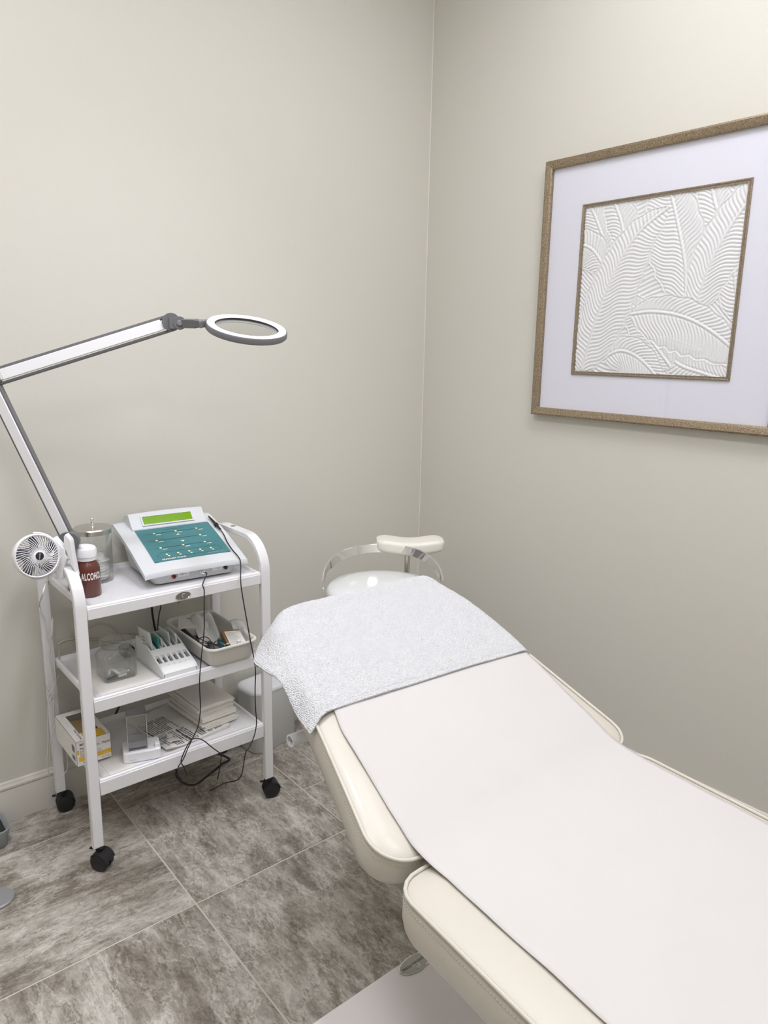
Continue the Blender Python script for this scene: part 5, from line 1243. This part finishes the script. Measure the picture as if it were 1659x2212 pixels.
def towel():
    # control net, columns from the hanging left hem to the right side, rows from the foot hem to the head and down behind it
    def P(x, y, dz=0.0): return (x, y, backz(y)+.0200+dz)
    net = [
        [(-1.602, -1.385, .826), (-1.592, -1.386, .838), P(-1.560, -1.380, .004), P(-1.50, -1.376, .004), P(-1.30, -1.384, .003), P(-1.08, -1.394, .004), P(-.93, -1.404, .003), P(-.872, -1.410, .0005), (-.838, -1.408, .800)],
        [(-1.592, -1.310, .842), (-1.585, -1.312, .856), P(-1.552, -1.31, .006), P(-1.48, -1.31, .004), P(-1.30, -1.31, .004), P(-1.08, -1.32, .004), P(-.93, -1.33, .004), P(-.866, -1.335, .001), (-.826, -1.335, .830)],
        [(-1.585, -1.235, .890), (-1.572, -1.238, .898), P(-1.532, -1.24, .006), P(-1.46, -1.24, .004), P(-1.29, -1.24, .005), P(-1.08, -1.24, .003), P(-.93, -1.25, .003), P(-.868, -1.25, .001), (-.832, -1.25, .86)],
        [(-1.590, -1.165, .900), (-1.565, -1.168, .914), P(-1.512, -1.17, .004), P(-1.45, -1.165, .004), P(-1.28, -1.16, .003), P(-1.08, -1.16, .003), P(-.93, -1.165, .002), P(-.876, -1.165, .0), (-.845, -1.165, .89)],
        [(-1.585, -1.112, .8965), (-1.552, -1.098, .920), P(-1.505, -1.09, .002), P(-1.44, -1.085, .003), P(-1.28, -1.08, .002), P(-1.08, -1.08, .002), P(-.95, -1.085, .001), P(-.895, -1.09, -.004), (-.862, -1.10, .91)],
        [(-1.570, -1.080, .893), (-1.540, -1.058, .918), (-1.492, -1.036, .950), P(-1.428, -1.022, -.003), P(-1.28, -1.022, -.001), P(-1.08, -1.024, -.001), P(-.97, -1.026, -.001), P(-.915, -1.036, -.006), (-.875, -1.055, .915)],
        [(-1.555, -1.055, .880), (-1.525, -1.030, .895), (-1.480, -1.000, .915), (-1.42, -.990, .930), (-1.28, -.990, .935), (-1.08, -.990, .938), (-.97, -.992, .938), (-.915, -1.002, .930), (-.880, -1.02, .900)],
        [(-1.545, -1.045, .850), (-1.515, -1.020, .850), (-1.475, -.990, .850), (-1.42, -.982, .850), (-1.28, -.980, .850), (-1.08, -.980, .850), (-.97, -.982, .850), (-.915, -.992, .850), (-.880, -1.01, .850)],
    ]
    R = len(net); Cn = len(net[0]); sub = 22
    # Catmull-Rom both ways
    rows = [smooth_path(r, sub) for r in net]; cols = len(rows[0]); G = [smooth_path([rows[r][c] for r in range(R)], sub) for c in range(cols)]
    g = []
    for j in range(len(G[0])):
        row = []
        for i in range(cols):
            p = G[i][j].copy()
            hem = (i < 7) or (j < 7)
            n = noise.noise(p*140)*.0011 + noise.noise(p*60)*.0008
            b = noise.noise(p*9)*.0016
            p.z += (n if not hem else n*.25)+b+(.0010 if i in (6, 7) and False else 0)
            p.x += noise.noise(p*70+Vector((9, 0, 0)))*.0006
            row.append(p)
        g.append(row)
    o = MB().grid(g).build('towel', M_terry, smooth=180)
    q = o.modifiers.new('solid', 'SOLIDIFY'); q.thickness = .0055; q.offset = -1
    tag(o, 'white terry towel spread over the head end of the treatment bed', 'towel')
    inv = 0
    # stitched hem ridge
    hm = MB(); hp = [g[6][i]+Vector((0, 0, -.0001)) for i in range(6, cols)]; hm.tube(hp[::3], .0009, 5)
    hp = [g[j][6]+Vector((-.0003, 0, .0004)) for j in range(6, len(g)-30)]; hm.tube(hp[::3], .0009, 5)
    h = hm.build('hem_seam', M_terry, smooth=60); h.parent = o
towel()

# ------------------------------------------------------------------ things at the lower left edge of the frame
t = thing('disc_foot', 'round flat silver disc foot on the tiles at the left edge', 'stand foot', (-2.094, -0.402, 0))
MB().lathe([(.001, 0), (.044, 0), (.046, .002), (.046, .007), (.044, .009), (.001, .0095)], 44, o=(-2.098, -0.405, 0)).build('disc', M_silver, t, smooth=40)
MB().tube([(-2.098+.0455*math.cos(2*PI*k/44), -.405+.0455*math.sin(2*PI*k/44), .0065) for k in range(44)], .0016, 6, closed=True).build('rim', M_chrome, t, smooth=60)
MB().tube([(-2.112, -.405, .009), (-2.112, -.405, .05)], .008, 14).build('stem', M_chrome, t, smooth=50)
def tub():
    x1, y0 = -2.003, -0.155
    t = thing('grey_tub', 'grey plastic tub with dark inside at the left edge by the baseboard', 'tub', (-2.12, -0.09, 0))
    def ring(i, z): return [(x, y, z) for x, y in rrect(-2.26+i, -.165+i, -1.998-i, -.030-i, .028-min(i*.6, .02), 6)]
    MB().loft([ring(.018, .006), ring(.016, .0), ring(.010, .006), ring(.002, .055), ring(.0, .060), ring(.0, .066), ring(.003, .068), ring(.006, .066), ring(.022, .012)]).build('tub_body', M_greytub, t, smooth=45)
    MB().loft([ring(.012, .030), ring(.010, .050)]).build('dark_filling', M_black, t)
tub()
